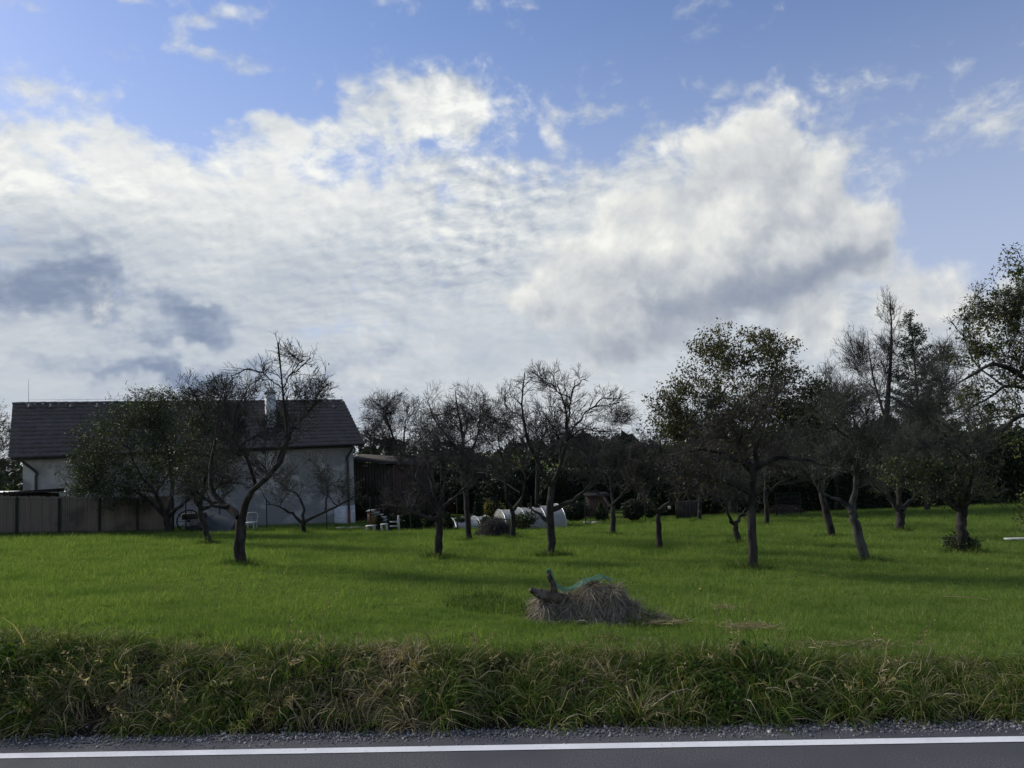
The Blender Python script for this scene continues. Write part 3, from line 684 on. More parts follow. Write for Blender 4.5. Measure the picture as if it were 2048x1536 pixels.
# ------------------------------------------------------------------ trees
def ellipsoids(ell, D, dz=.95):
    C, Rr = [], []
    for e in ell:
        cx, cy, rx, ry = e[:4]; dd = e[4] if len(e) > 4 else 0.0
        c = at(cx, cy, D + dd); s = D / F_PX
        C.append(c); Rr.append([rx * s, rx * s * dz, ry * s])
    return np.array(C), np.array(Rr)
def inside(C, Rr, rg, slack=1.0, near=None):
    def f(P):
        q = ((P[:, None] - C[None]) / Rr[None]); d = np.sqrt((q ** 2).sum(-1)).min(1)
        ok = d < slack + rg.normal(size=len(P)) * .12
        if near is not None: ok |= (np.linalg.norm(P[:, None] - near[None], axis=-1).min(1) < .40 * rg.random(len(P)) + .08)
        return ok
    return f
def crook(p, K, amp, rg):
    q = smooth_line(p, K); L = np.linalg.norm(q[-1] - q[0]); n = rg.normal(size=(5, 3)) * amp * L; n[0] = 0
    return q + smooth_line(n, K) * np.linspace(0, 1, K)[:, None] ** .5

def tree(label, trunk, r0, ell, limbs=(), nl=7, seed=1, leaf=None, name='apple_tree', cat='tree', group=None, base=None, bark='bark', twig='twig', up=.12,
         m1=8, m2=6, m3=6, l1=1.25, l2=.68, l3=.32, ang=46, rt=.0042, dz=.95, cuts=(), slack=1.28, tw=1.0, droop=0.0, D=None, limb_parts=True, vol=0.0):
    rg = np.random.default_rng(seed)
    if D is None: b = ground(*trunk[0]); D = b[1]
    else:
        b = at(*trunk[0], D); b[2] = terrain(b[0], b[1])
    s = D / F_PX
    root = empty(name, b, label, cat, group)
    tp = [b - ZU * .12, b + ZU * .02] + [at(p[0], p[1], D + (p[2] if len(p) > 2 else 0)) for p in trunk[1:]]
    T = smooth_line(tp, 14); n = len(T); T[2:-1] += rg.normal(size=(n - 3, 3)) * r0 * .10
    tr = r0 * (1 - .28 * np.linspace(0, 1, n)); tr[:3] *= [1.5, 1.3, 1.1]
    g = Geo(); tubes(g, T, tr, 12)
    V = g.V[0]; V += rg.normal(size=V.shape) * r0 * .045
    g.build('trunk', bark, root, True)
    C, Rr = ellipsoids(ell, D, dz); fork = T[-1]
    LP, LR = [], []
    for lm in limbs:
        pts = []; ln = len(lm); sgn = rg.normal() * .5
        for k, p in enumerate(lm):
            tot = abs(lm[-1][0] - lm[0][0]) + abs(lm[-1][1] - lm[0][1])
            dd = p[2] if len(p) > 2 else sgn * (k / max(1, ln - 1)) * tot * s * .7
            pts.append(at(p[0], p[1], D + dd))
        q = smooth_line(pts, 10); q[1:-1] += rg.normal(size=(8, 3)) * .018
        rs = r0 * .62
        if LP and np.linalg.norm(T - pts[0], axis=1).min() > .16:
            AL = np.concatenate(LP); AR = np.concatenate(LR); rs = AR[np.linalg.norm(AL - pts[0], axis=1).argmin()] * .72
        LP.append(q); LR.append((.009 + (rs - .009) * (1 - np.linspace(0, 1, 10)) ** 1.15) * (1 + .07 * np.sin(np.arange(10) * 2.1)))
    wgt = Rr[:, 0] * Rr[:, 2]; wgt = wgt / wgt.sum()
    cand = [(T[i_], r0 * .50) for i_ in range(n - 3, n)]
    for j in range(len(limbs)): cand += [(LP[j][i_], max(.012, LR[j][i_] * .62)) for i_ in range(3, 9)]
    for k in range(nl + 11):
        e = rg.choice(len(C), p=wgt); d = norm(rg.normal(size=3)); d[2] = abs(d[2]) * .9 if rg.random() < .7 else d[2]
        tgt = C[e] + Rr[e] * d * rg.uniform(.65, 1.12)
        cp = np.array([c_[0] for c_ in cand]); dv = tgt - cp; cost = np.linalg.norm(dv, axis=1) * rg.uniform(.6, 1.4, len(cp)) + np.maximum(0, -dv[:, 2]) * 1.2
        i_ = int(np.argmin(cost)); st, rr = cand[i_]
        dv = tgt - st; L = np.linalg.norm(dv); mid = st + dv * .45 + ZU * L * rg.uniform(-.06, .14) + rg.normal(size=3) * L * .07
        q = crook([st, mid, tgt], 10, .04, rg); rr = min(rr, .012 + .022 * L)
        LP.append(q); LR.append(.007 + (rr - .007) * (1 - np.linspace(0, 1, 10)) ** .8)
        if k < nl + 4: cand += [(q[i_], LR[-1][i_] * .7) for i_ in (4, 6)]
    LP = np.array(LP); LR = np.array(LR)
    if limb_parts:
        for k in range(len(LP)):
            g = Geo(); tubes(g, LP[k], LR[k], 8 if k < len(limbs) else 6); v = g.V[0]; v += rg.normal(size=v.shape) * .004; g.build('limb', bark, root, True)
    else:
        g = Geo(); tubes(g, LP, LR, 6); g.build('limbs', bark, root, True)
    R_ = float(np.sqrt((Rr[:, 0] * Rr[:, 2]).mean())); keep = inside(C, Rr, rg, slack, LP[:len(limbs), 4:].reshape(-1, 3) if len(limbs) else None)
    P1, R1 = grow(LP, LR, m1, .22, ang, l1 * R_, .13, up, 7, .0125, rg, .62, .25, keep)
    src, srr = P1, R1
    P2, R2 = grow(P1, R1, m2, .12, ang, l2 * R_, .18, up, 5, .0058, rg, .7, .5, keep)
    P2b, R2b = grow(LP, LR, 5, .3, 60, l2 * R_ * .9, .26, up, 5, .0078, rg, .5, .5, keep)
    P2 = np.concatenate([P2, P2b]); R2 = np.concatenate([R2, R2b])
    P3, R3 = grow(P2, R2, m3, .08, 45, l3 * R_, .16, up + .08, 3, rt, rg, .8, .6, None)
    R2 = np.maximum(R2, rt * .9 * tw); R3 = np.maximum(R3, rt * .62) * tw
    g = Geo(); tubes(g, P1, np.maximum(R1, rt), 5); tubes(g, P2, R2, 3); tubes(g, P3, R3, 3)
    g.build('crown', twig, root)
    if leaf:
        m, cnt, size = leaf[:3]; pool = np.concatenate([P2[:, 1:].reshape(-1, 3), P3[:, 1:].reshape(-1, 3)])
        if len(leaf) > 3: pool = pool[leaf[3](pool)]
        pos = pool[rg.integers(0, len(pool), cnt)]
        if vol:
            k = int(cnt * vol); nc = max(60, k // 34); e = rg.choice(len(C), nc, p=wgt); d = norm(rg.normal(size=(nc, 3))) * rg.uniform(.45, 1.10, (nc, 1)); cc_ = C[e] + Rr[e] * d
            j = rg.integers(0, nc, k); sg = R_ * rg.uniform(.06, .16, nc)[j][:, None]; pos[:k] = cc_[j] + rg.normal(size=(k, 3)) * sg * [1, 1, .8]
        g = Geo(); leaves(g, pos, size, rg, .7); g.build('foliage', m, root)
    for (x, y, dd, r, dx, dzz) in cuts:                      # pale sawn limb ends
        p = at(x, y, D + dd); d = norm(np.array([dx, -.55, dzz])); g = Geo(); a_ = norm(np.cross(d, ZU)); b_ = np.cross(d, a_); an = np.linspace(0, 6.283, 11)[:-1]
        g.add([p + a_ * math.cos(q) * r + b_ * math.sin(q) * r * .8 for q in an], [list(range(10))]); g.add([p - d * .03 + a_ * math.cos(q) * r * 1.05 + b_ * math.sin(q) * r * .85 for q in an] + [p + a_ * math.cos(q) * r + b_ * math.sin(q) * r * .8 for q in an], [[k, (k + 1) % 10, 10 + (k + 1) % 10, 10 + k] for k in range(10)])
        g.build('sawn_end', 'cut', root)
    return root

OG = None
tree('broad apple tree still full of dark leaves before the reed fence', [(337, 1068), (336, 1048), (335, 1030)], .145,
     [(265, 900, 105, 92), (200, 950, 70, 60), (350, 880, 70, 80), (285, 825, 70, 42), (175, 990, 45, 34), (390, 930, 50, 60), (250, 990, 60, 34), (330, 800, 60, 26)],
     [[(334, 1034), (300, 1003), (255, 978), (190, 962)], [(333, 1030), (312, 988), (275, 940), (250, 880)], [(338, 1032), (372, 1003), (402, 975)], [(336, 1030), (345, 960), (330, 880), (310, 820)]],
     9, 11, ('leaf_apple', 34000, .075), m3=4, vol=.65)
tree('leaning apple tree with thin dark trunk between leafy tree and forked tree', [(419, 1088), (412, 1062), (402, 1030), (400, 1012)], .095,
     [(405, 900, 62, 70), (425, 835, 62, 60), (390, 960, 50, 50), (440, 790, 45, 35)], [[(401, 1014), (380, 985), (365, 950)], [(401, 1012), (410, 960), (425, 890), (430, 820)], [(402, 1020), (440, 1000), (470, 975)]],
     7, 12, ('leaf_apple', 8000, .06), m3=4, vol=.4)
tree('old apple tree with a thick forked trunk and tall upright shoots before the house', [(480, 1132), (479, 1090), (480, 1050), (482, 1036)], .118,
     [(440, 800, 75, 52), (560, 800, 80, 46), (572, 735, 42, 46), (480, 890, 85, 70), (620, 790, 60, 32), (420, 900, 45, 60), (585, 880, 50, 50), (500, 960, 60, 40)],
     [[(478, 1034), (455, 1012), (427, 991), (421, 950), (432, 880), (433, 830), (450, 770)], [(484, 1036), (492, 1005), (510, 975), (545, 945), (572, 900), (576, 860), (566, 800), (561, 765), (556, 685)],
      [(512, 973), (500, 935), (480, 900), (466, 868), (470, 820), (500, 770)], [(556, 935), (575, 880), (600, 840), (640, 800)], [(563, 778), (579, 754), (600, 735), (622, 715)], [(458, 1012), (430, 1012), (395, 985), (365, 975)], [(562, 775), (540, 758), (524, 738)]],
     18, 13, ('leaf_apple', 900, .055), up=.16, m1=8, m3=5)
tree('low crooked apple tree with wide side limbs close to the grey house wall', [(607, 1069), (607, 1050), (607, 1042)], .10,
     [(555, 975, 50, 40), (660, 985, 55, 36), (610, 945, 60, 40), (650, 930, 20, 34), (575, 1010, 45, 18)],
     [[(604, 1045), (585, 1028), (560, 1012), (530, 1008)], [(607, 1042), (606, 1012), (592, 985), (565, 978)], [(609, 1044), (645, 1026), (682, 1008), (705, 996), (735, 993)], [(650, 1022), (655, 980), (648, 935)]],
     4, 14, ('leaf_apple', 1500, .06), m1=6, m2=5, m3=4)
tree('bare apple tree with a dense low round crown on a straight trunk', [(875, 1117), (877, 1075), (880, 1030), (882, 1018)], .092,
     [(875, 930, 88, 66), (812, 955, 50, 45), (940, 935, 55, 55), (800, 1010, 50, 22)],
     [[(879, 1030), (858, 992), (832, 962), (795, 935)], [(882, 1020), (910, 992), (950, 955)], [(880, 1018), (888, 970), (880, 900)], [(876, 1036), (840, 1032), (800, 1015), (750, 1012)], [(880, 1022), (860, 960), (850, 900)]],
     8, 15, None, m1=7, m2=5, m3=5)
tree('bare apple tree with tall rounded crown on a slim upright trunk left of brush pile', [(938, 1083), (936, 1040), (932, 990), (925, 945)], .095,
     [(905, 850, 72, 78), (880, 820, 40, 40), (945, 840, 45, 60), (900, 910, 60, 40)], [[(926, 948), (905, 890), (870, 840), (855, 800)], [(925, 945), (925, 880), (915, 820), (910, 780)], [(926, 950), (950, 890), (960, 840)]],
     9, 16, None, m1=7, m2=5, m3=5)
tree('bare apple tree growing directly beside the brush pile', [(1027, 1078), (1026, 1045), (1025, 1018)], .098,
     [(1005, 880, 58, 70), (1000, 830, 45, 45), (1045, 930, 40, 45), (985, 950, 40, 30)],
     [[(1024, 1022), (1014, 1000), (1012, 965), (1000, 900), (990, 840)], [(1027, 1020), (1042, 998), (1050, 960), (1045, 900)], [(1040, 985), (1010, 965), (975, 948), (950, 946)]],
     7, 17, None, m1=7, m2=5, m3=5)
tree('bare apple tree with high spreading crown on a stout trunk behind the hay heap', [(1102, 1113), (1101, 1060), (1100, 1010), (1104, 970)], .10,
     [(1055, 790, 55, 62), (1140, 790, 55, 62), (1205, 815, 62, 42), (1090, 880, 75, 55), (1040, 850, 45, 50), (1170, 940, 40, 45), (1235, 825, 52, 36)],
     [[(1103, 972), (1085, 945), (1065, 900), (1048, 855), (1042, 800), (1050, 745)], [(1105, 968), (1125, 915), (1135, 865), (1128, 815), (1115, 770)], [(1134, 875), (1150, 855), (1165, 835), (1185, 815), (1240, 805)], [(1135, 860), (1140, 810), (1150, 760)],
      [(1102, 1020), (1145, 1002), (1175, 975), (1200, 935)], [(1100, 1045), (1078, 1028), (1055, 1010)], [(1122, 930), (1118, 880), (1090, 830)]],
     6, 18, None, up=.15, m1=6, m2=5, m3=5)
tree('bare apple tree with a dark umbrella crown in front of the brown hut', [(1225, 1071), (1226, 1040), (1226, 1008)], .105,
     [(1215, 925, 68, 55), (1175, 945, 40, 45), (1262, 950, 42, 45)], [[(1224, 1012), (1205, 992), (1170, 984)], [(1226, 1010), (1222, 970), (1205, 920)], [(1227, 1008), (1248, 985), (1270, 950)]],
     8, 19, ('leaf_apple', 900, .05), m1=7, m2=5, m3=5)
tree('small bare apple tree with wavy trunk and low pale sawn limb', [(1318, 1103), (1319, 1075), (1316, 1050), (1318, 1022)], .082,
     [(1305, 935, 52, 62), (1350, 960, 42, 42), (1280, 970, 34, 34)], [[(1316, 1024), (1290, 1008), (1272, 965)], [(1318, 1022), (1342, 992), (1330, 945), (1318, 880)], [(1318, 1020), (1340, 1012), (1360, 985)]],
     6, 20, ('leaf_apple', 500, .05), m1=8, m2=6, m3=6, cuts=[(1340, 1015, -.15, .05, .7, .1)])
tree('slim bare apple tree standing before the short board fence', [(1399, 1043), (1400, 1010), (1400, 985)], .10, [(1400, 930, 62, 52), (1430, 960, 40, 40)], [], 8, 21, None, m1=7, m2=5, m3=5)
tree('short bare apple tree with a low Y shaped trunk', [(1476, 1089), (1472, 1060), (1470, 1046)], .092,
     [(1440, 985, 50, 40), (1500, 985, 40, 40), (1470, 950, 50, 40)], [[(1469, 1048), (1456, 1030), (1450, 1005), (1440, 975)], [(1472, 1046), (1482, 1032), (1500, 1022), (1520, 1000)]], 6, 22, None, twig='twig_lichen', m1=6, m2=5, m3=5)
tree('large bare apple tree with a tall straight trunk and wide grey twigs', [(1507, 1141), (1505, 1090), (1503, 1030), (1504, 985), (1508, 930)], .088,
     [(1500, 870, 105, 85), (1420, 925, 85, 55), (1585, 915, 80, 60), (1520, 800, 70, 50), (1380, 960, 50, 40)],
     [[(1504, 985), (1460, 965), (1410, 962), (1360, 975)], [(1506, 945), (1470, 915), (1415, 900), (1370, 905)], [(1508, 935), (1515, 890), (1528, 850), (1520, 790)], [(1508, 940), (1555, 918), (1610, 918), (1650, 930)], [(1505, 960), (1490, 900), (1460, 850), (1440, 820)], [(1503, 1020), (1480, 1000), (1440, 1005)]],
     9, 23, ('leaf_walnut', 1500, .06), m1=7, m2=5, m3=5)
tree('slim bare apple tree in front of the brown leaf heap', [(1534, 1053), (1533, 1015), (1530, 985)], .10, [(1545, 920, 66, 56), (1580, 945, 44, 40)], [], 8, 24, None, m1=7, m2=5, m3=5)
tree('dark leaning apple tree with a thick trunk right of the mesh gate', [(1663, 1076), (1656, 1040), (1648, 1005), (1644, 980)], .12,
     [(1640, 890, 75, 66), (1600, 935, 45, 40), (1690, 930, 45, 45), (1635, 835, 55, 45)], [[(1645, 985), (1620, 955), (1590, 930)], [(1645, 982), (1655, 930), (1650, 870)]], 8, 25, ('leaf_apple', 700, .05), twig='twig_lichen', m1=7, m2=5, m3=5)
tree('apple tree with a strongly slanting lichen-grey trunk', [(1730, 1123), (1722, 1090), (1712, 1050), (1704, 1024)], .108,
     [(1700, 860, 72, 75), (1640, 940, 52, 45), (1750, 890, 56, 66), (1695, 800, 60, 50)],
     [[(1704, 1026), (1685, 1005), (1655, 990), (1625, 965)], [(1706, 1024), (1712, 985), (1714, 940), (1722, 890), (1710, 850), (1700, 800)], [(1714, 945), (1745, 905), (1770, 880)], [(1718, 900), (1690, 870), (1660, 850)]],
     7, 26, ('leaf_apple', 700, .05), bark='bark_pale', twig='twig_lichen', m1=6, m2=5, m3=5)
tree('stocky bare apple tree with a short thick trunk between slanting and ivy-clad trees', [(1801, 1063), (1801, 1040), (1800, 1020)], .16,
     [(1785, 910, 78, 76), (1830, 940, 52, 50), (1745, 960, 36, 36)], [[(1798, 1022), (1780, 1000), (1765, 965)], [(1802, 1020), (1822, 1000), (1850, 965)], [(1800, 1020), (1795, 970), (1780, 900)]], 7, 27, ('leaf_cherry', 900, .06), twig='twig_lichen', m1=6, m2=5, m3=5)
def low(pool): return pool[:, 2] < np.percentile(pool[:, 2], 45)
tree('gnarled apple tree with pale sawn limbs and leafy shoots at its foot', [(1925, 1106), (1924, 1060), (1925, 1015)], .135,
     [(1870, 900, 85, 75), (1960, 975, 60, 45), (1835, 960, 50, 45), (1920, 850, 75, 60)],
     [[(1922, 1020), (1892, 1002), (1872, 972), (1858, 925)], [(1927, 1016), (1940, 975), (1948, 915)], [(1875, 975), (1850, 935), (1800, 925), (1770, 945)], [(1946, 930), (1915, 895), (1870, 885), (1830, 900)], [(1925, 1015), (1915, 960), (1900, 900)]],
     7, 28, ('leaf_cherry', 2600, .065, low), twig='twig_lichen', m1=8, m2=6, m3=6, cuts=[(1857, 922, -.12, .055, -.3, .5), (1946, 911, -.1, .065, -.4, .6)])

# -------- trees beyond the orchard
tree('tall leafy walnut tree with a wide domed crown turning brown', [(1468, 1040), (1470, 980), (1472, 900)], .26,
     [(1475, 760, 115, 85), (1390, 820, 75, 75), (1570, 800, 75, 75), (1480, 700, 85, 50), (1330, 835, 52, 62), (1475, 860, 150, 70), (1450, 930, 120, 40), (1622, 815, 46, 60), (1360, 890, 60, 50), (1590, 880, 70, 60), (1420, 690, 50, 26), (1550, 690, 55, 32)],
     [], 15, 31, ('leaf_walnut', 37000, .16), vol=.85, name='walnut_tree', D=39, m1=8, m2=5, m3=3, l1=.7, l2=.5, l3=.35, rt=.009, limb_parts=False, slack=1.1)
tree('tall leafy cherry tree with drooping outer branches at the right lawn edge', [(2150, 1092), (2140, 980), (2120, 880)], .20,
     [(2050, 690, 110, 130), (1990, 640, 70, 70), (2090, 580, 95, 90), (1960, 760, 70, 65), (2030, 850, 75, 60), (2180, 750, 130, 150), (2025, 545, 40, 50), (1935, 690, 40, 50), (2090, 520, 60, 50), (1950, 830, 50, 50)],
     [[(2125, 900), (2085, 790), (2000, 728), (1945, 748), (1890, 790)], [(2120, 880), (2100, 760), (2060, 640), (2030, 550)], [(2100, 800), (2030, 770), (1970, 800), (1910, 840)], [(2100, 830), (2040, 830), (1990, 870), (1950, 880)]],
     12, 32, ('leaf_cherry', 12500, .095), vol=.55, name='cherry_tree', D=20.5, m1=8, m2=6, m3=4, l1=.6, l2=.42, l3=.3, rt=.006, slack=1.1)
tree('tall slender bare tree with a whippy leader beside the spruce', [(1765, 1030), (1768, 900), (1775, 800)], .20,
     [(1745, 740, 58, 85), (1785, 680, 26, 85), (1720, 780, 45, 60), (1780, 820, 55, 60), (1700, 700, 26, 40)], [[(1775, 800), (1782, 700), (1783, 640), (1778, 582)], [(1772, 840), (1745, 750), (1735, 660)]], 10, 33, None, name='bare_tree', D=44, m1=9, m2=6, m3=4, rt=.009, up=.25, ang=38, limb_parts=False)
tree('low bare tree beyond the spruce and cherry tree', [(1880, 1020), (1880, 900), (1880, 840)], .18, [(1885, 780, 50, 70), (1860, 740, 40, 50), (1905, 720, 30, 45)], [], 10, 34, None, name='bare_tree', D=47, m1=6, m2=5, m3=4, rt=.009, up=.25, ang=38, limb_parts=False)
tree('bare garden tree with arching limbs rising behind the timber shed', [(832, 1050), (825, 960), (806, 915)], .15,
     [(790, 840, 52, 52), (750, 870, 40, 42), (820, 830, 40, 42), (760, 820, 34, 34)], [[(806, 916), (780, 858), (772, 820), (790, 790)], [(800, 905), (770, 885), (735, 888)], [(806, 912), (808, 870), (815, 820)]], 6, 35, None, name='bare_tree', D=43.5, m1=8, m2=6, m3=5, rt=.008, limb_parts=False)
tree('bushy bare tree filling the gap behind the timber shed roof', [(745, 1050), (745, 960), (745, 930)], .14, [(735, 895, 40, 34), (780, 905, 40, 26), (840, 905, 40, 34)], [], 9, 36, None, name='bare_tree', D=47, m1=9, m2=6, m3=6, rt=.009, limb_parts=False)
tree('bare tree spreading behind the slim upright apple tree', [(885, 1050), (885, 960), (885, 920)], .15, [(870, 870, 55, 55), (940, 880, 60, 55), (985, 870, 45, 55)], [], 11, 37, None, name='bare_tree', D=44, m1=9, m2=6, m3=6, rt=.009, limb_parts=False)
tree('bare tree spreading behind the stout high-crowned apple tree', [(1075, 1050), (1075, 960), (1075, 920)], .15, [(1060, 880, 55, 60), (1130, 885, 60, 55), (1240, 850, 40, 40), (1190, 880, 45, 45)], [], 11, 38, None, name='bare_tree', D=44, m1=9, m2=6, m3=6, rt=.009, limb_parts=False)
tree('dark leafy tree left of the house behind the lean-to shed', [(-40, 1060), (-35, 990), (-30, 930)], .16, [(-30, 900, 62, 75), (0, 950, 45, 60), (-80, 880, 80, 80)], [], 10, 39, ('leaf_apple', 9000, .10), name='garden_tree', D=40, m1=8, m2=6, m3=4, rt=.008, limb_parts=False)

tree('bare grey tree between the walnut and the tall slender tree', [(1672, 1030), (1672, 930), (1672, 880)], .15, [(1675, 790, 50, 70), (1710, 840, 56, 60), (1645, 840, 50, 60)], [], 9, 40, None, name='bare_tree', D=41, m1=9, m2=6, m3=4, rt=.008, up=.2, twig='twig_lichen', limb_parts=False)
tree('bare grey tree between the spruce and the cherry tree', [(1855, 1030), (1855, 930), (1855, 890)], .15, [(1850, 820, 66, 76), (1900, 850, 56, 60), (1810, 860, 50, 56), (1880, 760, 40, 50)], [], 9, 41, None, name='bare_tree', D=37, m1=9, m2=6, m3=4, rt=.008, up=.2, twig='twig_lichen', limb_parts=False)

# -------- evergreens, shrubs
def sphere_core(g, c, R, rg, n=14, m=9, amp=.18):
    u = np.linspace(0, 2 * np.pi, n + 1)[:-1]; v = np.linspace(.06, np.pi - .06, m); V = []
    for b_ in v:
        for a_ in u:
            k = 1 + amp * math.sin(3 * a_ + 5 * b_) * .6 + rg.normal() * amp * .35
            V.append([c[0] + R[0] * math.sin(b_) * math.cos(a_) * k, c[1] + R[1] * math.sin(b_) * math.sin(a_) * k, c[2] + R[2] * math.cos(b_) * k])
    i = np.arange(n * m).reshape(m, n)
    F = np.stack([i[:-1], i[1:], np.roll(i[1:], -1, 1), np.roll(i[:-1], -1, 1)], -1).reshape(-1, 4); g.add(V, F); g.add(V[:n], [list(range(n))]); g.add(V[-n:], [list(range(n))[::-1]])
def shrub(name, label, px, D, w, ytop, m, size, cnt, seed, shape='round', light_block=True, cat='shrub', group=None, lobes=7, depth=.8, droop=.2, base=None, fill=False):
    rg = np.random.default_rng(seed); b = at(px, 1050, D); b[2] = terrain(b[0], b[1]); s = D / F_PX
    H = at(px, ytop, D)[2] - b[2]; Rw = w * s / 2
    root = empty(name, b, label, cat, group)
    g = Geo(); n = 5
    for k in range(n):
        d = np.array([rg.normal() * .3 * Rw, rg.normal() * .3 * Rw, H * .6]); tubes(g, crook([b - ZU * .1, b + d * .5, b + d], 6, .08, rg), np.linspace(.035, .01, 6), 5)
    g.build('stem', 'bark', root)
    if light_block:  # added dark body hidden by the leaves, stops light passing through
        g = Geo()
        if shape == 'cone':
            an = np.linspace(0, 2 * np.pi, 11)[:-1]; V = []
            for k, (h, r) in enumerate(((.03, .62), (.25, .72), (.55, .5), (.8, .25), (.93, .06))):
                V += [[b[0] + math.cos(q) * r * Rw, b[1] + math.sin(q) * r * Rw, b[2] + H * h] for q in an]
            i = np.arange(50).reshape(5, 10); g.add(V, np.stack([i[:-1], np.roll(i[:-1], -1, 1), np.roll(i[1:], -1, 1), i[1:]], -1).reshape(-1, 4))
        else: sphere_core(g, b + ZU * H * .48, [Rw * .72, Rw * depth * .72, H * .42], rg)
        g.build('light_block', 'light_block', root)
    if shape == 'cone':
        t = rg.random(cnt) ** .75; rad = Rw * np.minimum(1, (1.02 - t) * 1.45) * np.minimum(1, .55 + t * 3) * (.72 + .28 * rg.random(cnt)) ; a_ = rg.uniform(0, 6.283, cnt)
        rad *= 1 + .10 * np.sin(a_ * 3 + t * 9)
        pos = b + np.stack([np.cos(a_) * rad, np.sin(a_) * rad, H * (t * .98 + .02)], 1); dr = -1.2
    else:
        lc = norm(rg.normal(size=(lobes, 3))) * rg.uniform(.25, .55, (lobes, 1)); lc[:, 2] = rg.uniform(-.6, .55, lobes) if fill else np.abs(lc[:, 2]) * 1.0 - .15; lr = rg.uniform(.42, .66, lobes)
        k = rg.integers(0, lobes, cnt); d = norm(rg.normal(size=(cnt, 3))); q = lc[k] + d * (lr[k] * rg.uniform(.72, 1.06, cnt))[:, None]
        pos = b + ZU * H * .48 + q * np.array([Rw, Rw * depth, H * .52]); pos[:, 2] = np.clip(pos[:, 2], b[2] + .03, b[2] + H); dr = droop
    g = Geo(); leaves(g, pos, size, rg, dr, .5, .03); g.build('foliage', m, root); return root
for k, (px, w, yt, txt) in enumerate(((758, 15, 1034, 'standing left of the white stool'), (783, 17, 1033, 'standing right of the white stool'), (811, 22, 1026, 'right of the white post'), (833, 21, 1025, 'second from the white post'),
                                      (859, 19, 1036, 'directly behind the straight trunk of the round-crowned tree'), (896, 17, 1030, 'beside the low polytunnel'))):
    shrub('thuja', 'small dark conical thuja ' + txt, px, ground(px, 1063)[1] + .3, w, yt, 'leaf_dark', .09, 1500, 50 + k, 'cone', group='small thujas along the garden edge', cat='conifer')
shrub('thuja', 'slender dark thuja beside the golden bush', 957, 35.5, 22, 992, 'leaf_dark', .10, 2200, 60, 'cone', cat='conifer')
shrub('golden_bush', 'yellow-green golden leaved bush behind the brush pile', 988, 36.5, 46, 988, 'leaf_yellow', .09, 2600, 61, cat='shrub', light_block=True)
for k, (px, w, yt, m, txt) in enumerate(((975, 34, 1030, 'leaf_apple', 'leafy green shrub at the foot of the golden bush'), (1042, 66, 1020, 'leaf_apple', 'loose leafy shrub in front of the white polytunnel'), (922, 36, 1030, 'leaf_apple', 'small loose shrub in front of the low polytunnel'))):
    shrub('garden_shrub', txt, px, ground(px, 1060)[1] + .5, w, yt, m, .10, 1500, 64 + k, light_block=False)
shrub('dwarf_conifer', 'narrow dark dwarf conifer in front of the white polytunnel', 1076, ground(1076, 1056)[1] + .3, 19, 1012, 'leaf_dark', .09, 1500, 70, 'cone', cat='conifer')
shrub('yew_bush', 'broad dark yew bush right of the white polytunnel', 1150, 35.5, 70, 998, 'leaf_dark', .10, 4200, 71, cat='conifer')
shrub('dwarf_conifer', 'green cone shaped conifer beside the brown hut', 1203, 35.5, 26, 1008, 'leaf_apple', .09, 1500, 72, 'cone', cat='conifer')
shrub('yew_bush', 'dark rounded yew bush behind the small wavy-trunked apple tree', 1268, 35.5, 62, 995, 'leaf_dark', .10, 3600, 73, cat='conifer')
shrub('leafy_bush', 'green leafy bush with yellow tips under bare branches', 1300, 37.5, 44, 985, 'leaf_cherry', .10, 1800, 74)
# the dark belt of garden trees that closes the view
belt = [(868, 90, 958, 46, 'leaf_brown', 'brown leaved thicket behind the straight-trunked apple tree'), (930, 100, 950, 48, 'leaf_dark', 'dark thicket behind the slim upright apple tree'), (1010, 90, 945, 46, 'leaf_dark', 'dark thicket behind the golden bush'), (1068, 80, 915, 50, 'leaf_brown', 'russet leaved tree behind the white polytunnel'),
        (1120, 90, 935, 47, 'leaf_dark', 'dark evergreen tree behind the broad yew bush'), (1178, 130, 856, 58, 'leaf_dark', 'tall dark evergreen tree left of the walnut tree'), (1250, 120, 858, 56, 'leaf_dark', 'tall dark evergreen tree touching the walnut tree'), (1148, 60, 900, 54, 'leaf_cherry', 'green leafy tree beyond the yew bush'),
        (1330, 120, 915, 45, 'leaf_dark', 'dark evergreen thicket left of the short board fence'), (1420, 120, 930, 45, 'leaf_dark', 'dark evergreen thicket under the walnut crown'), (1500, 120, 925, 44, 'leaf_dark', 'dark evergreen thicket behind the tall straight trunk'),
        (1590, 130, 880, 46, 'leaf_dark', 'dark evergreen tree behind the mesh gate'), (1650, 130, 825, 50, 'leaf_dark', 'dark evergreen tree behind the leaning dark apple tree'), (1705, 140, 838, 44, 'leaf_dark', 'dark evergreen tree left of the spruce'), (1780, 140, 825, 45, 'leaf_dark', 'dark evergreen tree below the spruce'),
        (1860, 150, 815, 46, 'leaf_dark', 'dark evergreen tree behind the gnarled sawn apple tree'), (1950, 150, 880, 42, 'leaf_dark', 'dark evergreen hedge bush at the right lawn edge'), (2040, 150, 850, 42, 'leaf_dark', 'dark evergreen hedge bush behind the cherry tree'), (2140, 160, 830, 42, 'leaf_dark', 'dark evergreen hedge bush right of the cherry tree')]
for k, (px, w, yt, D_, m, txt) in enumerate(belt):
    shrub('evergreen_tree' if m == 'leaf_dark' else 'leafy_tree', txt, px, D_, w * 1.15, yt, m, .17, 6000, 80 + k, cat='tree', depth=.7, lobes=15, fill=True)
shrub('leafy_bush', 'sparse leafy bush at the right lawn edge under the cherry tree', 2062, 19.5, 56, 945, 'leaf_cherry', .09, 380, 130, light_block=False)
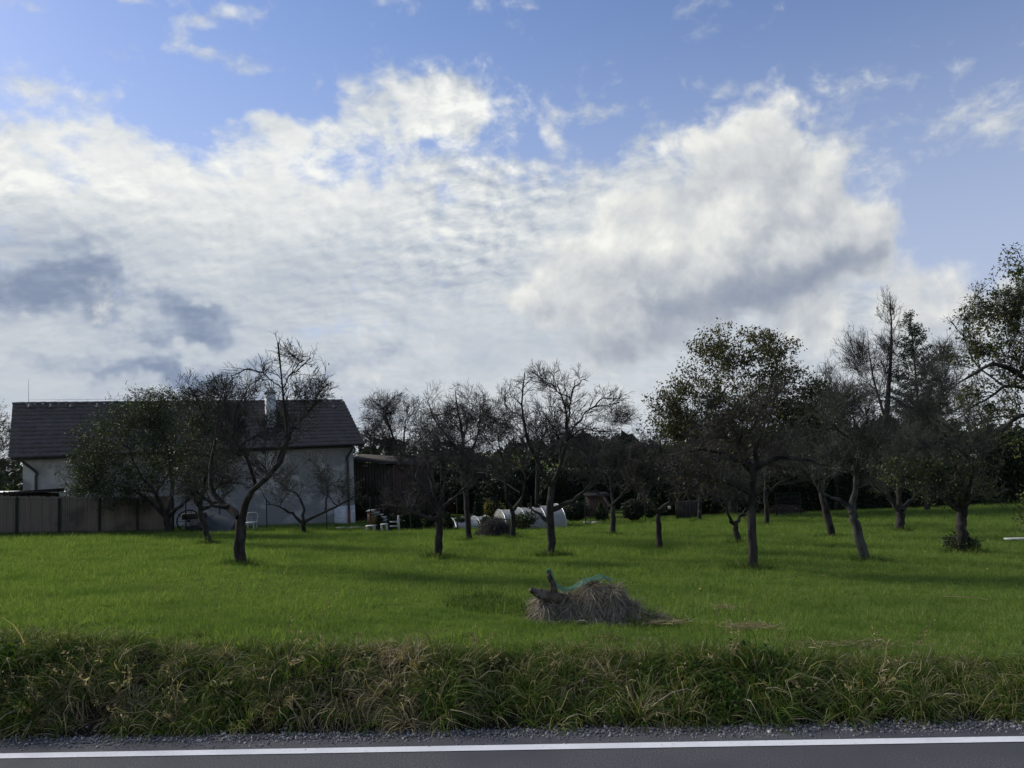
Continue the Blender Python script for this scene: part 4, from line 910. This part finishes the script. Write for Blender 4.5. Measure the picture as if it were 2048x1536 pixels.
shrub('root_shoots', 'leafy shoots growing round the foot of the gnarled apple tree', 1918, ground(1918, 1104)[1] - .15, 70, 1064, 'leaf_apple', .055, 2600, 131, light_block=False, cat='shrub')

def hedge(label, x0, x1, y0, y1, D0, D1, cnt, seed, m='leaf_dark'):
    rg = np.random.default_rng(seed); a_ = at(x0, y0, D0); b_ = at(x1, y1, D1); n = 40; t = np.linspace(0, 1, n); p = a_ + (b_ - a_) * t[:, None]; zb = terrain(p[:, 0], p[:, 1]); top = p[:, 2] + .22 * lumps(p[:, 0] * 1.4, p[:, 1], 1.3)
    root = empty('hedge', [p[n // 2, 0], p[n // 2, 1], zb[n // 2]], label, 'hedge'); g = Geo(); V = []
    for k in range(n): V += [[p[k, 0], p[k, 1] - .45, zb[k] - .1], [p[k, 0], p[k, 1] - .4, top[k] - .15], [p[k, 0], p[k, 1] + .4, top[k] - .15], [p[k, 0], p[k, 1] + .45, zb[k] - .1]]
    i = np.arange(4 * n).reshape(n, 4); g.add(V, np.stack([i[:-1, :-1], i[:-1, 1:], i[1:, 1:], i[1:, :-1]], -1).reshape(-1, 4)); g.build('light_block', 'light_block', root)  # added dark filler behind the hedge leaves, blocks light
    u = rg.random(cnt); X = np.interp(u, t, p[:, 0]); Y = np.interp(u, t, p[:, 1]); Zb = np.interp(u, t, zb); Zt = np.interp(u, t, top); h = rg.random(cnt) ** .8; dy = np.where(rg.random(cnt) < .7, -.55, rg.uniform(-.5, .5, cnt)) + .12 * lumps(X * 4, h * 9, 1.2)
    h = np.where(dy > -.4, .96 + .06 * rg.random(cnt), h); g = Geo(); leaves(g, np.stack([X, Y + dy, Zb + (Zt - Zb) * h], 1), .15, rg, .2, .5, .06); g.build('foliage', m, root)
hedge('long dark hedge closing the lawn behind the right orchard trees', 1292, 2230, 958, 905, 41.5, 41.5, 15000, 160)
hedge('dark hedge beyond the polytunnels and golden bush', 826, 1290, 936, 940, 49, 49, 8000, 161)

def spruce(px, D, ytop, w, label, seed):
    rg = np.random.default_rng(seed); b = at(px, 1040, D); b[2] = terrain(b[0], b[1]); H = at(px, ytop, D)[2] - b[2]; Rw = w * D / F_PX / 2
    root = empty('spruce_tree', b, label, 'tree'); g = Geo(); tubes(g, [b - ZU * .1, b + ZU * H * .5, b + ZU * H], [.17, .09, .012], 8); g.build('trunk', 'bark', root)
    PL, RL = [], []
    for z in np.arange(.12, .985, .030):
        n = 7 if z < .9 else 5
        for k in range(n):
            a_ = rg.uniform(0, 6.283); L = Rw * (1 - z) ** .82 * rg.uniform(.72, 1.15) + .08; d = np.array([math.cos(a_), math.sin(a_), 0]); st = b + ZU * H * (z + rg.normal() * .004)
            rise = .15 + .5 * z; PL.append(smooth_line([st, st + d * L * .5 + ZU * L * (rise - .28), st + d * L + ZU * L * (rise - .1)], 6)); RL.append(np.linspace(.022 * (1.2 - z), .005, 6))
    PL = np.array(PL); RL = np.array(RL); g = Geo(); tubes(g, PL, RL, 4); g.build('branches', 'bark', root)
    S2, _ = grow(PL, RL, 9, .15, 45, .40, .1, -.12, 3, .006, rg)
    allp = np.concatenate([PL[:, 1:].reshape(-1, 3), S2.reshape(-1, 3)]); wz = np.clip(1.06 - (allp[:, 2] - b[2]) / H, .05, 1); pos = allp[rg.choice(len(allp), 23000, p=wz / wz.sum())]
    g = Geo(); leaves(g, pos, .22, rg, .3, .30, .05); g.build('foliage', 'needle', root)
spruce(1857, 54, 616, 205, 'tall pointed spruce tree among bare trees at the right', 140)

# far wood that closes the horizon
rg = np.random.default_rng(150); cnt = 24000; X = rg.uniform(-420, 420, cnt); Y = 230 + rg.uniform(0, 40, cnt) + 12 * np.sin(X * .02)
top = 7.5 + 2.0 * np.sin(X * .11) + 1.5 * np.sin(X * .31 + 1) + rg.normal(size=cnt) * .5
pos = np.stack([X, Y, terrain(X, Y) + top * rg.random(cnt) ** .6], 1); g = Geo(); leaves(g, pos, 2.2, rg, .1, .7, .3)
o = g.build('far_wood', 'leaf_dark'); o['kind'] = 'stuff'; tag(o, 'far dark belt of woodland on the horizon', 'woodland')
# ------------------------------------------------------------------ scattered stuff: instanced tufts on point clouds
def scatter(name, label, cat, pts, rot, scl, pid, protos):
    pc = bpy.data.collections.new(name + '_kinds')
    for k, o in enumerate(protos):
        if o.name in COL.objects: COL.objects.unlink(o)
        o.name = '%s_kind_%02d' % (name, k); pc.objects.link(o)
    me = bpy.data.meshes.new(name); me.vertices.add(len(pts)); me.vertices.foreach_set('co', np.asarray(pts, np.float32).ravel())
    for nm, typ, arr in (('rot', 'FLOAT_VECTOR', rot), ('scl', 'FLOAT', scl), ('pid', 'INT', pid)):
        at_ = me.attributes.new(nm, typ, 'POINT'); at_.data.foreach_set('vector' if typ == 'FLOAT_VECTOR' else 'value', np.asarray(arr, np.int32 if typ == 'INT' else np.float32).ravel())
    o = bpy.data.objects.new(name, me); COL.objects.link(o)
    ng = bpy.data.node_groups.new(name, 'GeometryNodeTree'); ng.interface.new_socket('Geometry', in_out='INPUT', socket_type='NodeSocketGeometry'); ng.interface.new_socket('Geometry', in_out='OUTPUT', socket_type='NodeSocketGeometry')
    N = ng.nodes; L = ng.links; gi = N.new('NodeGroupInput'); go = N.new('NodeGroupOutput'); ip = N.new('GeometryNodeInstanceOnPoints'); ci = N.new('GeometryNodeCollectionInfo')
    ci.inputs['Collection'].default_value = pc; ci.inputs['Separate Children'].default_value = True; ci.inputs['Reset Children'].default_value = True
    def na(nm, typ):
        n_ = N.new('GeometryNodeInputNamedAttribute'); n_.data_type = typ; n_.inputs['Name'].default_value = nm; return n_.outputs['Attribute']
    ip.inputs['Pick Instance'].default_value = True
    L.new(gi.outputs[0], ip.inputs['Points']); L.new(ci.outputs[0], ip.inputs['Instance']); L.new(na('pid', 'INT'), ip.inputs['Instance Index']); L.new(na('rot', 'FLOAT_VECTOR'), ip.inputs['Rotation']); L.new(na('scl', 'FLOAT'), ip.inputs['Scale'])
    L.new(ip.outputs[0], go.inputs[0]); md = o.modifiers.new('scatter', 'NODES'); md.node_group = ng
    o['kind'] = 'stuff'; tag(o, label, cat); return o

def tuft(n, rad, hmin, hmax, w, m, rg, lean=.5, droop=.9, K=4, curl=.12):
    a_ = rg.uniform(0, 6.283, n); r_ = rad * np.sqrt(rg.random(n)); root = np.stack([np.cos(a_) * r_, np.sin(a_) * r_, np.full(n, -.015)], 1)
    d = np.stack([np.cos(a_) * lean * rg.random(n), np.sin(a_) * lean * rg.random(n), np.ones(n)], 1) + rg.normal(size=(n, 3)) * .18
    g = Geo(); blades(g, root, d, rg.uniform(hmin, hmax, n), w * rg.uniform(.6, 1.3, n), rg, K, droop, curl); return g.build('tuft', m)

rg = np.random.default_rng(200)
lawn_k = [tuft(34, .10, .05, .10, .0050, 'lawn', rg, .8, .7, 3) for _ in range(6)] + [tuft(30, .09, .07, .14, .0055, 'lawn', rg, .9, 1.0, 4) for _ in range(2)]
P = []; 
for y0, y1, dens in [(6.2, 8, 230), (8, 10, 180), (10, 13, 120), (13, 17, 80), (17, 22, 55), (22, 29, 36), (29, 39, 24)]:
    w0 = .78 * y1 + 2.5; n = int((y1 - y0) * 2 * w0 * dens); x = rg.uniform(-w0, w0, n); y = rg.uniform(y0, y1, n)
    P.append(np.stack([x, y, np.full(n, max(1.0, (y0 + y1) / 2 / 11))], 1))
P = np.concatenate(P); s_ = P[:, 0] * RN[0] + P[:, 1] * RN[1]; P = P[s_ > 6.45]; n = len(P)
pts = np.stack([P[:, 0], P[:, 1], terrain(P[:, 0], P[:, 1])], 1)
hv = .85 + .45 * lumps(P[:, 0] * 1.7, P[:, 1] * 1.7, 1.0) + .15 * rg.normal(size=n)
scl = np.clip(hv, .45, 1.6) * np.minimum(P[:, 2], 2.0) * .85
rot = np.stack([rg.normal(size=n) * .12, rg.normal(size=n) * .12, rg.uniform(0, 6.283, n)], 1)
scatter('lawn_grass', 'short green lawn grass covering the orchard field', 'grass', pts, rot, scl, rg.choice(8, n, p=[.14] * 6 + [.08] * 2), lawn_k)

# taller tufts round the trunk feet and along the fences
P = []
for o in list(COL.objects):
    if o.name.startswith('apple_tree'):
        k = 34; a_ = rg.uniform(0, 6.283, k); r_ = rg.uniform(.10, .42, k); P.append(np.stack([o.location.x + np.cos(a_) * r_, o.location.y + np.sin(a_) * r_ * .9], 1))
for A_, B_ in ((fA, fB), (tops[0], tops[3]), (tops[3], tops[6]), (tops[6], tops[9])):
    k = 260; t_ = rg.random((k, 1)); P.append((A_ + (B_ - A_) * t_)[:, :2] + rg.normal(size=(k, 2)) * .12)
for (px, py, k, sp) in ((990, 1215, 20, .25), (960, 1200, 14, .2), (1240, 1235, 16, .18), (1075, 1230, 16, .14)):
    c = ground(px, py); P.append(c[:2] + rg.normal(size=(k, 2)) * sp)
P = np.concatenate(P); n = len(P); pts = np.stack([P[:, 0], P[:, 1], terrain(P[:, 0], P[:, 1])], 1)
tk = [tuft(46, .09, .10, .24, .007, 'herb', rg, .9, .9, 4) for _ in range(3)] + [tuft(46, .08, .12, .26, .007, 'verge', rg, .9, .9, 4)]
scatter('tall_grass', 'taller dark grass tufts round tree feet and fences', 'grass', pts, np.stack([rg.normal(size=n) * .1, rg.normal(size=n) * .1, rg.uniform(0, 6.283, n)], 1), rg.uniform(.5, 1.15, n), rg.integers(0, 4, n), tk)

# verge
rg = np.random.default_rng(210)
vk = [tuft(100, .10, .14, .40, .0075, 'verge', rg, 1.3, 2.5, 6, .17) for _ in range(5)] + [tuft(80, .08, .14, .36, .0068, 'dry', rg, 1.4, 2.6, 6, .2) for _ in range(3)]
def herb(rg):
    n = 60; a_ = rg.uniform(0, 6.283, n); h = rg.uniform(.03, .22, n); r_ = .10 * rg.random(n); g = Geo()
    leaves(g, np.stack([np.cos(a_) * r_, np.sin(a_) * r_, h], 1), .05, rg, .3, .55, .01)
    for k in range(8): tubes(g, [[0, 0, -.02], [rg.normal() * .05, rg.normal() * .05, .12], [rg.normal() * .09, rg.normal() * .09, .22]], [.003, .002, .001], 3)
    return g.build('tuft', 'herb')
def stalks(rg):
    g = Geo(); n = 9
    for k in range(n):
        d = np.array([rg.normal() * .16, rg.normal() * .16, rg.uniform(.22, .46)]); q = crook([np.array([rg.normal() * .03, rg.normal() * .03, -.02]), d * .5, d], 5, .06, rg); tubes(g, q, np.linspace(.0028, .0012, 5), 3)
        t_ = rg.uniform(.7, 1, 14)[:, None]; leaves(g, q[0] + (q[-1] - q[0]) * t_, .028, rg, .2, .35, .006)
    return g.build('tuft', 'dry')
vk += [herb(rg) for _ in range(3)] + [stalks(rg) for _ in range(2)]
n = 3000; U = rg.uniform(-8.5, 8.5, n); e = rg.random(n) ** .9; SS = 5.70 + e * 1.45
X = U * RD[0] + SS * RN[0]; Y = U * RD[1] + SS * RN[1]; SS2 = SS + .17 * lumps(X, Y, 1.3)
keep = (SS2 > 5.66 + .07 * rg.random(n)) & (rg.random(n) < np.where(e > .6, .5, 1)) & (lumps(X * 2.2 + 3, Y * 2.2, 1.7) + rg.normal(size=n) * .3 > -.42); X, Y, e, SS2 = X[keep], Y[keep], e[keep], SS2[keep]; n = len(X)
dry = lumps(X * 1.3 + 4, Y * 1.3, 1.5); her = lumps(X + 11, Y * 2, 1.2)
pid = np.where(dry + rg.normal(size=n) * .40 > .24, 5 + rg.integers(0, 3, n), rg.integers(0, 5, n)); pid = np.where((her + rg.normal(size=n) * .3 > .62) & (rg.random(n) < .6), 8 + rg.integers(0, 3, n), pid); pid = np.where(rg.random(n) < .035, 11 + rg.integers(0, 2, n), pid)
scl = rg.uniform(.5, 1.2, n) * (1.0 - .66 * sm(e, .22, .58)) * (1 + .5 * lumps(X * 2, Y * 2, 1.6)); scl = scl * np.where((pid >= 8) & (pid < 11), .68, 1); scl = scl * np.where((rg.random(n) < .07) & (e < .4), 1.45, 1)
face = 1 - sm(e, .45, .9); tilt = face * .45
rot = np.stack([tilt + rg.normal(size=n) * .22, rg.normal(size=n) * .22, rg.uniform(0, 6.283, n)], 1)
# lean towards the road about the road axis: euler X first, then free spin in the tuft itself
rot[:, 2] = rg.normal(size=n) * .6
scatter('verge_grass', 'rough mixed green and straw-coloured grass on the roadside bank', 'grass', np.stack([X, Y, terrain(X, Y)], 1), rot, scl, pid, vk)

# fallen leaves on the lawn
rg = np.random.default_rng(215); g = Geo(); P = []
for o in list(COL.objects):
    if o.name.startswith(('apple_tree', 'walnut', 'cherry')):
        k = 60; P.append(np.stack([o.location.x + rg.normal(size=k) * 1.3, o.location.y + rg.normal(size=k) * 1.3], 1))
P.append(np.stack([rg.uniform(-9, 9, 140), rg.uniform(6.8, 16, 140)], 1)); P = np.concatenate(P); P = P[P @ RN > 6.7]
leaves(g, np.stack([P[:, 0], P[:, 1], terrain(P[:, 0], P[:, 1]) + .04], 1), .042, rg, .1, .6, .01); o = g.build('fallen_leaves', 'fallen'); o['kind'] = 'stuff'; tag(o, 'fallen brown and yellow leaves scattered over the lawn', 'leaves')

# gravel
rg = np.random.default_rng(220); gk = []
for k in range(6):
    g = Geo(); sphere_core(g, np.zeros(3), [1, .8, .6], rg, 6, 4, .25); gk.append(g.build('stone', 'stone'))
n = 15000; U = rg.uniform(-9, 9, n); SS = 5.57 + rg.normal(size=n) * .075
X = U * RD[0] + SS * RN[0]; Y = U * RD[1] + SS * RN[1]; Z = np.where(SS < 5.62, .002, np.maximum(terrain(X, Y), .0) + .002)
scatter('gravel', 'grey crushed stone strip between asphalt and grass bank', 'gravel', np.stack([X, Y, Z], 1), rg.uniform(0, 6.28, (n, 3)) * [.1, .1, 1], np.clip(rg.lognormal(-5.25, .5, n), .0025, .017), rg.integers(0, 6, n), gk)

# ------------------------------------------------------------------ hay heap with stump and green net
rg = np.random.default_rng(230)
hb = ground(1165, 1246); HS = hb[1] / F_PX; hD = hb[1] + .28
def hx(px): return at(px, 1246, hD)[0]
bl = [(1092, .0, .115, .17, .23), (1140, .04, .15, .19, .25), (1188, .04, .16, .20, .36), (1226, .0, .15, .19, .33), (1262, -.04, .12, .16, .17), (1300, -.12, .16, .09, .05)]
def heap_h(X, Y):
    h = 0
    for (px, dy, rx, ry, a_) in bl:
        q = ((X - hx(px)) / rx) ** 2 + ((Y - hD - dy) / (ry * 1.45)) ** 2
        h = np.maximum(h, a_ * np.exp(-q ** 1.7 * .75))
    return h * (1 + .14 * lumps(X * 6, Y * 6, 1.5) + .10 * lumps(X * 17, Y * 17, 1.5))
heap = empty('hay_heap', [hx(1170), hD, float(terrain(hx(1170), hD))], 'low heap of old grey-brown hay on the lawn edge', 'heap')
xs = np.linspace(hx(1040), hx(1400), 70); ys = np.linspace(hD - .55, hD + .55, 40)
g = Geo(); V, F_ = grid(xs, ys, lambda X, Y: terrain(X, Y) + heap_h(X, Y) - .035); V[:, 2] += rg.normal(size=len(V)) * .006; g.add(V, F_); g.build('mound', 'hay', heap)
def on_heap(n, xr, lo):
    X = rg.uniform(hx(xr[0]), hx(xr[1]), n * 4); Y = rg.uniform(hD - .5, hD + .45, n * 4); h = heap_h(X, Y); k = (h > lo) & (rg.random(n * 4) < .25 + h * 2.5); X, Y = X[k][:n], Y[k][:n]
    e_ = .01; gx = (heap_h(X + e_, Y) - heap_h(X - e_, Y)) / (2 * e_); gy = (heap_h(X, Y + e_) - heap_h(X, Y - e_)) / (2 * e_)
    return X, Y, heap_h(X, Y) + terrain(X, Y), gx, gy
X, Y, Z, gx, gy = on_heap(6500, (1050, 1395), .015); n = len(X)
d = np.stack([-gx, -gy, -.6 * (gx ** 2 + gy ** 2)], 1) * .8 + rg.normal(size=(n, 3)) * [.55, .55, .18] + np.stack([gx * -.2, gy * -.2, np.full(n, .18)], 1)
g = Geo(); blades(g, np.stack([X, Y, Z - .005], 1), d, rg.uniform(.06, .26, n), rg.uniform(.003, .0075, n), rg, 5, .8, .24); o = g.build('hay_stalks', 'hay', heap); o['kind'] = 'stuff'
X, Y, Z, gx, gy = on_heap(260, (1060, 1380), .02); n = len(X); d = np.stack([rg.normal(size=n), rg.normal(size=n) * .6 - .3, rg.uniform(-.2, .6, n)], 1)
g = Geo(); blades(g, np.stack([X, Y, Z], 1), d, rg.uniform(.15, .34, n), rg.uniform(.0025, .005, n), rg, 6, .9, .12); o = g.build('loose_stems', 'dry', heap); o['kind'] = 'stuff'
# bleached twigs on the crown of the heap
for k in range(16):
    p = np.array([hx(rg.uniform(1185, 1245)), hD + rg.normal() * .05, 0]); p[2] = float(terrain(p[0], p[1]) + heap_h(p[0], p[1])) + .01; d = norm(np.array([rg.normal(), rg.normal() * .5, rg.uniform(-.5, .4)])) * rg.uniform(.06, .15)
    g = Geo(); tubes(g, crook([p - d * .5, p, p + d * .5], 6, .1, rg), np.linspace(.007, .004, 6), 6); g.build('twig', 'wood_rot', heap)
def gnarl(name, pts, radii, label, cat, m='wood_rot', amp=.24, sides=14, K=18):
    q = smooth_line(pts, K); r_ = np.interp(np.linspace(0, 1, K), np.linspace(0, 1, len(radii)), radii); g = Geo(); tubes(g, q, r_, sides)
    V = g.V[0]; ang = np.arange(sides); V += np.repeat(rg.normal(size=(1, sides, 3)), K, 0).reshape(-1, 3) * r_.repeat(sides)[:, None] * amp + rg.normal(size=V.shape) * r_.repeat(sides)[:, None] * amp * .6
    i = np.arange(len(V)).reshape(K, sides); g.F.append(i[:1]); g.F.append(i[-1:, ::-1]); return g
sb = at(1120, 1200, hD - .08)
g = gnarl('stump', [at(1150, 1215, hD), at(1110, 1196, hD - .06), at(1084, 1190, hD - .1), at(1060, 1180, hD - .12)], [.060, .062, .052, .030], '', '')
root = empty('tree_stump', [sb[0], sb[1], float(terrain(sb[0], sb[1]))], 'rotten gnarled tree stump sticking out of the hay heap', 'stump'); g.build('log', 'wood_rot', root, True)
g = gnarl('stub', [at(1108, 1196, hD - .06), at(1106, 1172, hD - .08), at(1100, 1155, hD - .08), at(1096, 1141, hD - .08)], [.045, .034, .028, .020], '', ''); g.build('upright_stub', 'wood_rot', root, True)
g = gnarl('stub', [at(1090, 1195, hD - .1), at(1085, 1215, hD - .14), at(1078, 1240, hD - .14)], [.05, .05, .06], '', ''); g.build('root', 'wood_rot', root, True)
# net: a real mesh of thin cords draped over stub and heap
path = smooth_line([at(1093, 1141, hD - .12), at(1101, 1140, hD - .08), at(1108, 1158, hD - .07), at(1122, 1175, hD - .05), at(1145, 1171, hD - .02), at(1170, 1158, hD), at(1185, 1153, hD + .02), at(1205, 1150, hD + .03), at(1222, 1158, hD + .05)], 56)
wid = np.interp(np.linspace(0, 1, 56), [0, .12, .3, .5, .8, 1], [.04, .05, .12, .20, .22, .12]); nv = 17; G = np.empty((56, nv, 3))
tg = norm(np.gradient(path, axis=0))
for j in range(nv):
    v_ = j / (nv - 1) - .35; G[:, j] = path + np.stack([v_ * wid * .15, v_ * wid * 1.0, -np.abs(v_) * wid * .45 + .010 * np.sin(np.arange(56) * .5 + j * .7)], 1)
for j in range(nv):
    for i_ in range(56):
        hz = float(terrain(G[i_, j, 0], G[i_, j, 1]) + heap_h(G[i_, j, 0], G[i_, j, 1])) + .012
        if 14 < i_ < 50: G[i_, j, 2] = max(G[i_, j, 2], hz)
g = Geo(); tubes(g, G.transpose(1, 0, 2), np.full((nv, 56), .0013), 4); tubes(g, G, np.full((56, nv), .0013), 4)
o = g.build('plastic_net', 'net'); o['label'] = 'green plastic garden net draped over the stump and hay heap'; o['category'] = 'net'

# straw patches, stick, plank
def straw(px, py, w, d_, n, label):
    c = ground(px, py); X = c[0] + rg.normal(size=n) * w; Y = c[1] + rg.normal(size=n) * d_; a_ = rg.uniform(0, 6.283, n)
    d = np.stack([np.cos(a_), np.sin(a_) * .6, rg.uniform(.05, .35, n)], 1); g = Geo(); blades(g, np.stack([X, Y, terrain(X, Y) + .045], 1), d, rg.uniform(.05, .16, n), rg.uniform(.003, .006, n), rg, 4, .5, .1)
    o = g.build('straw_patch', 'dry'); o['kind'] = 'stuff'; tag(o, label, 'straw')
straw(1445, 1222, .07, .10, 190, 'small patch of dry mown straw right of the hay heap')
straw(1500, 1262, .13, .10, 420, 'long patch of pale dry straw on the lawn edge')
straw(1330, 1252, .13, .09, 200, 'scattered dry straw trailing from the hay heap')
straw(1700, 1300, .30, .10, 300, 'dry straw lying along the top of the roadside bank')
a_, b_ = ground(2012, 1086), ground(2110, 1084); g = Geo(); d = norm(b_ - a_); box(g, np.zeros(3), np.linalg.norm(b_ - a_) / 2, .08, .02, d, np.cross(ZU, d), ZU); o = g.build('plank', 'timber_pale'); o.data.materials[0] = M['plaster_white']; o.location = tuple((a_ + b_) / 2 + ZU * .10); tag(o, 'pale plank lying on the lawn by the right trees', 'plank')
a_, b_ = ground(1886, 1202) + ZU * .05, ground(1976, 1210) + ZU * .06; g = Geo(); tubes(g, crook([a_, (a_ + b_) / 2, b_], 9, .03, rg), np.linspace(.007, .004, 9), 6); o = g.build('stick', 'dry'); tag(o, 'thin pale stick lying on the open lawn', 'stick')

# brush pile
bb = ground(990, 1074); bs = bb[1] / F_PX; pile = empty('brush_pile', bb + [0, .3, 0], 'round pile of cut brushwood under the bare apple trees', 'brush pile'); c = bb + [0, .38, 0]
rg = np.random.default_rng(240); W_, Hh = 36 * bs, 38 * bs
def stick_line():
    a_ = rg.uniform(0, 6.283); q = rg.random() ** .5; p = np.array([math.cos(a_) * W_ * q, math.sin(a_) * W_ * q * .9, 0]); p[2] = Hh * max(0, 1 - q ** 2.2) * rg.uniform(.25, 1.0); L = rg.uniform(.3, .75)
    t_ = np.array([-math.sin(a_) + rg.normal() * .5, math.cos(a_) + rg.normal() * .5, rg.normal() * .25]); t_ = norm(t_) * L; r_ = p / (np.linalg.norm(p[:2]) + .1); lo_ = p - t_ * .5; hi_ = p + t_ * .5
    for e_ in (lo_, hi_): e_[2] = max(e_[2] - .22 * np.linalg.norm(e_[:2]) * .6, .0)
    return c + crook([lo_, p + ZU * .02, hi_], 6, .06, rg)
for k in range(90):
    g = Geo(); r_ = rg.uniform(.007, .016); tubes(g, stick_line(), np.linspace(r_, r_ * .5, 6), 5); g.build('stick', 'twig_lichen' if k % 3 == 0 else 'bark', pile)
g = Geo()
for k in range(1100): tubes(g, stick_line(), np.linspace(.006, .003, 6), 3)
o = g.build('twigs', 'twig', pile); o['kind'] = 'stuff'
# leaf heap at the far right fence
lb = ground(1572, 1028); lh = empty('leaf_heap', lb + [0, .6, 0], 'brown heap of dead leaves and cuttings before the mesh gate', 'heap'); c = lb + [0, .6, 0]; c[2] = tz(c); Rw = 42 * lb[1] / F_PX
g = Geo(); sphere_core(g, c, [Rw, Rw * .8, .36], rg, 18, 9, .12); g.build('mound', 'leaf_brown', lh)
n = 1800; d = norm(rg.normal(size=(n, 3))); d[:, 2] = np.abs(d[:, 2]); g = Geo(); leaves(g, c + d * [Rw, Rw * .8, .38], .10, rg, .2, .6, .03); o = g.build('dead_leaves', 'leaf_brown', lh); o['kind'] = 'stuff'
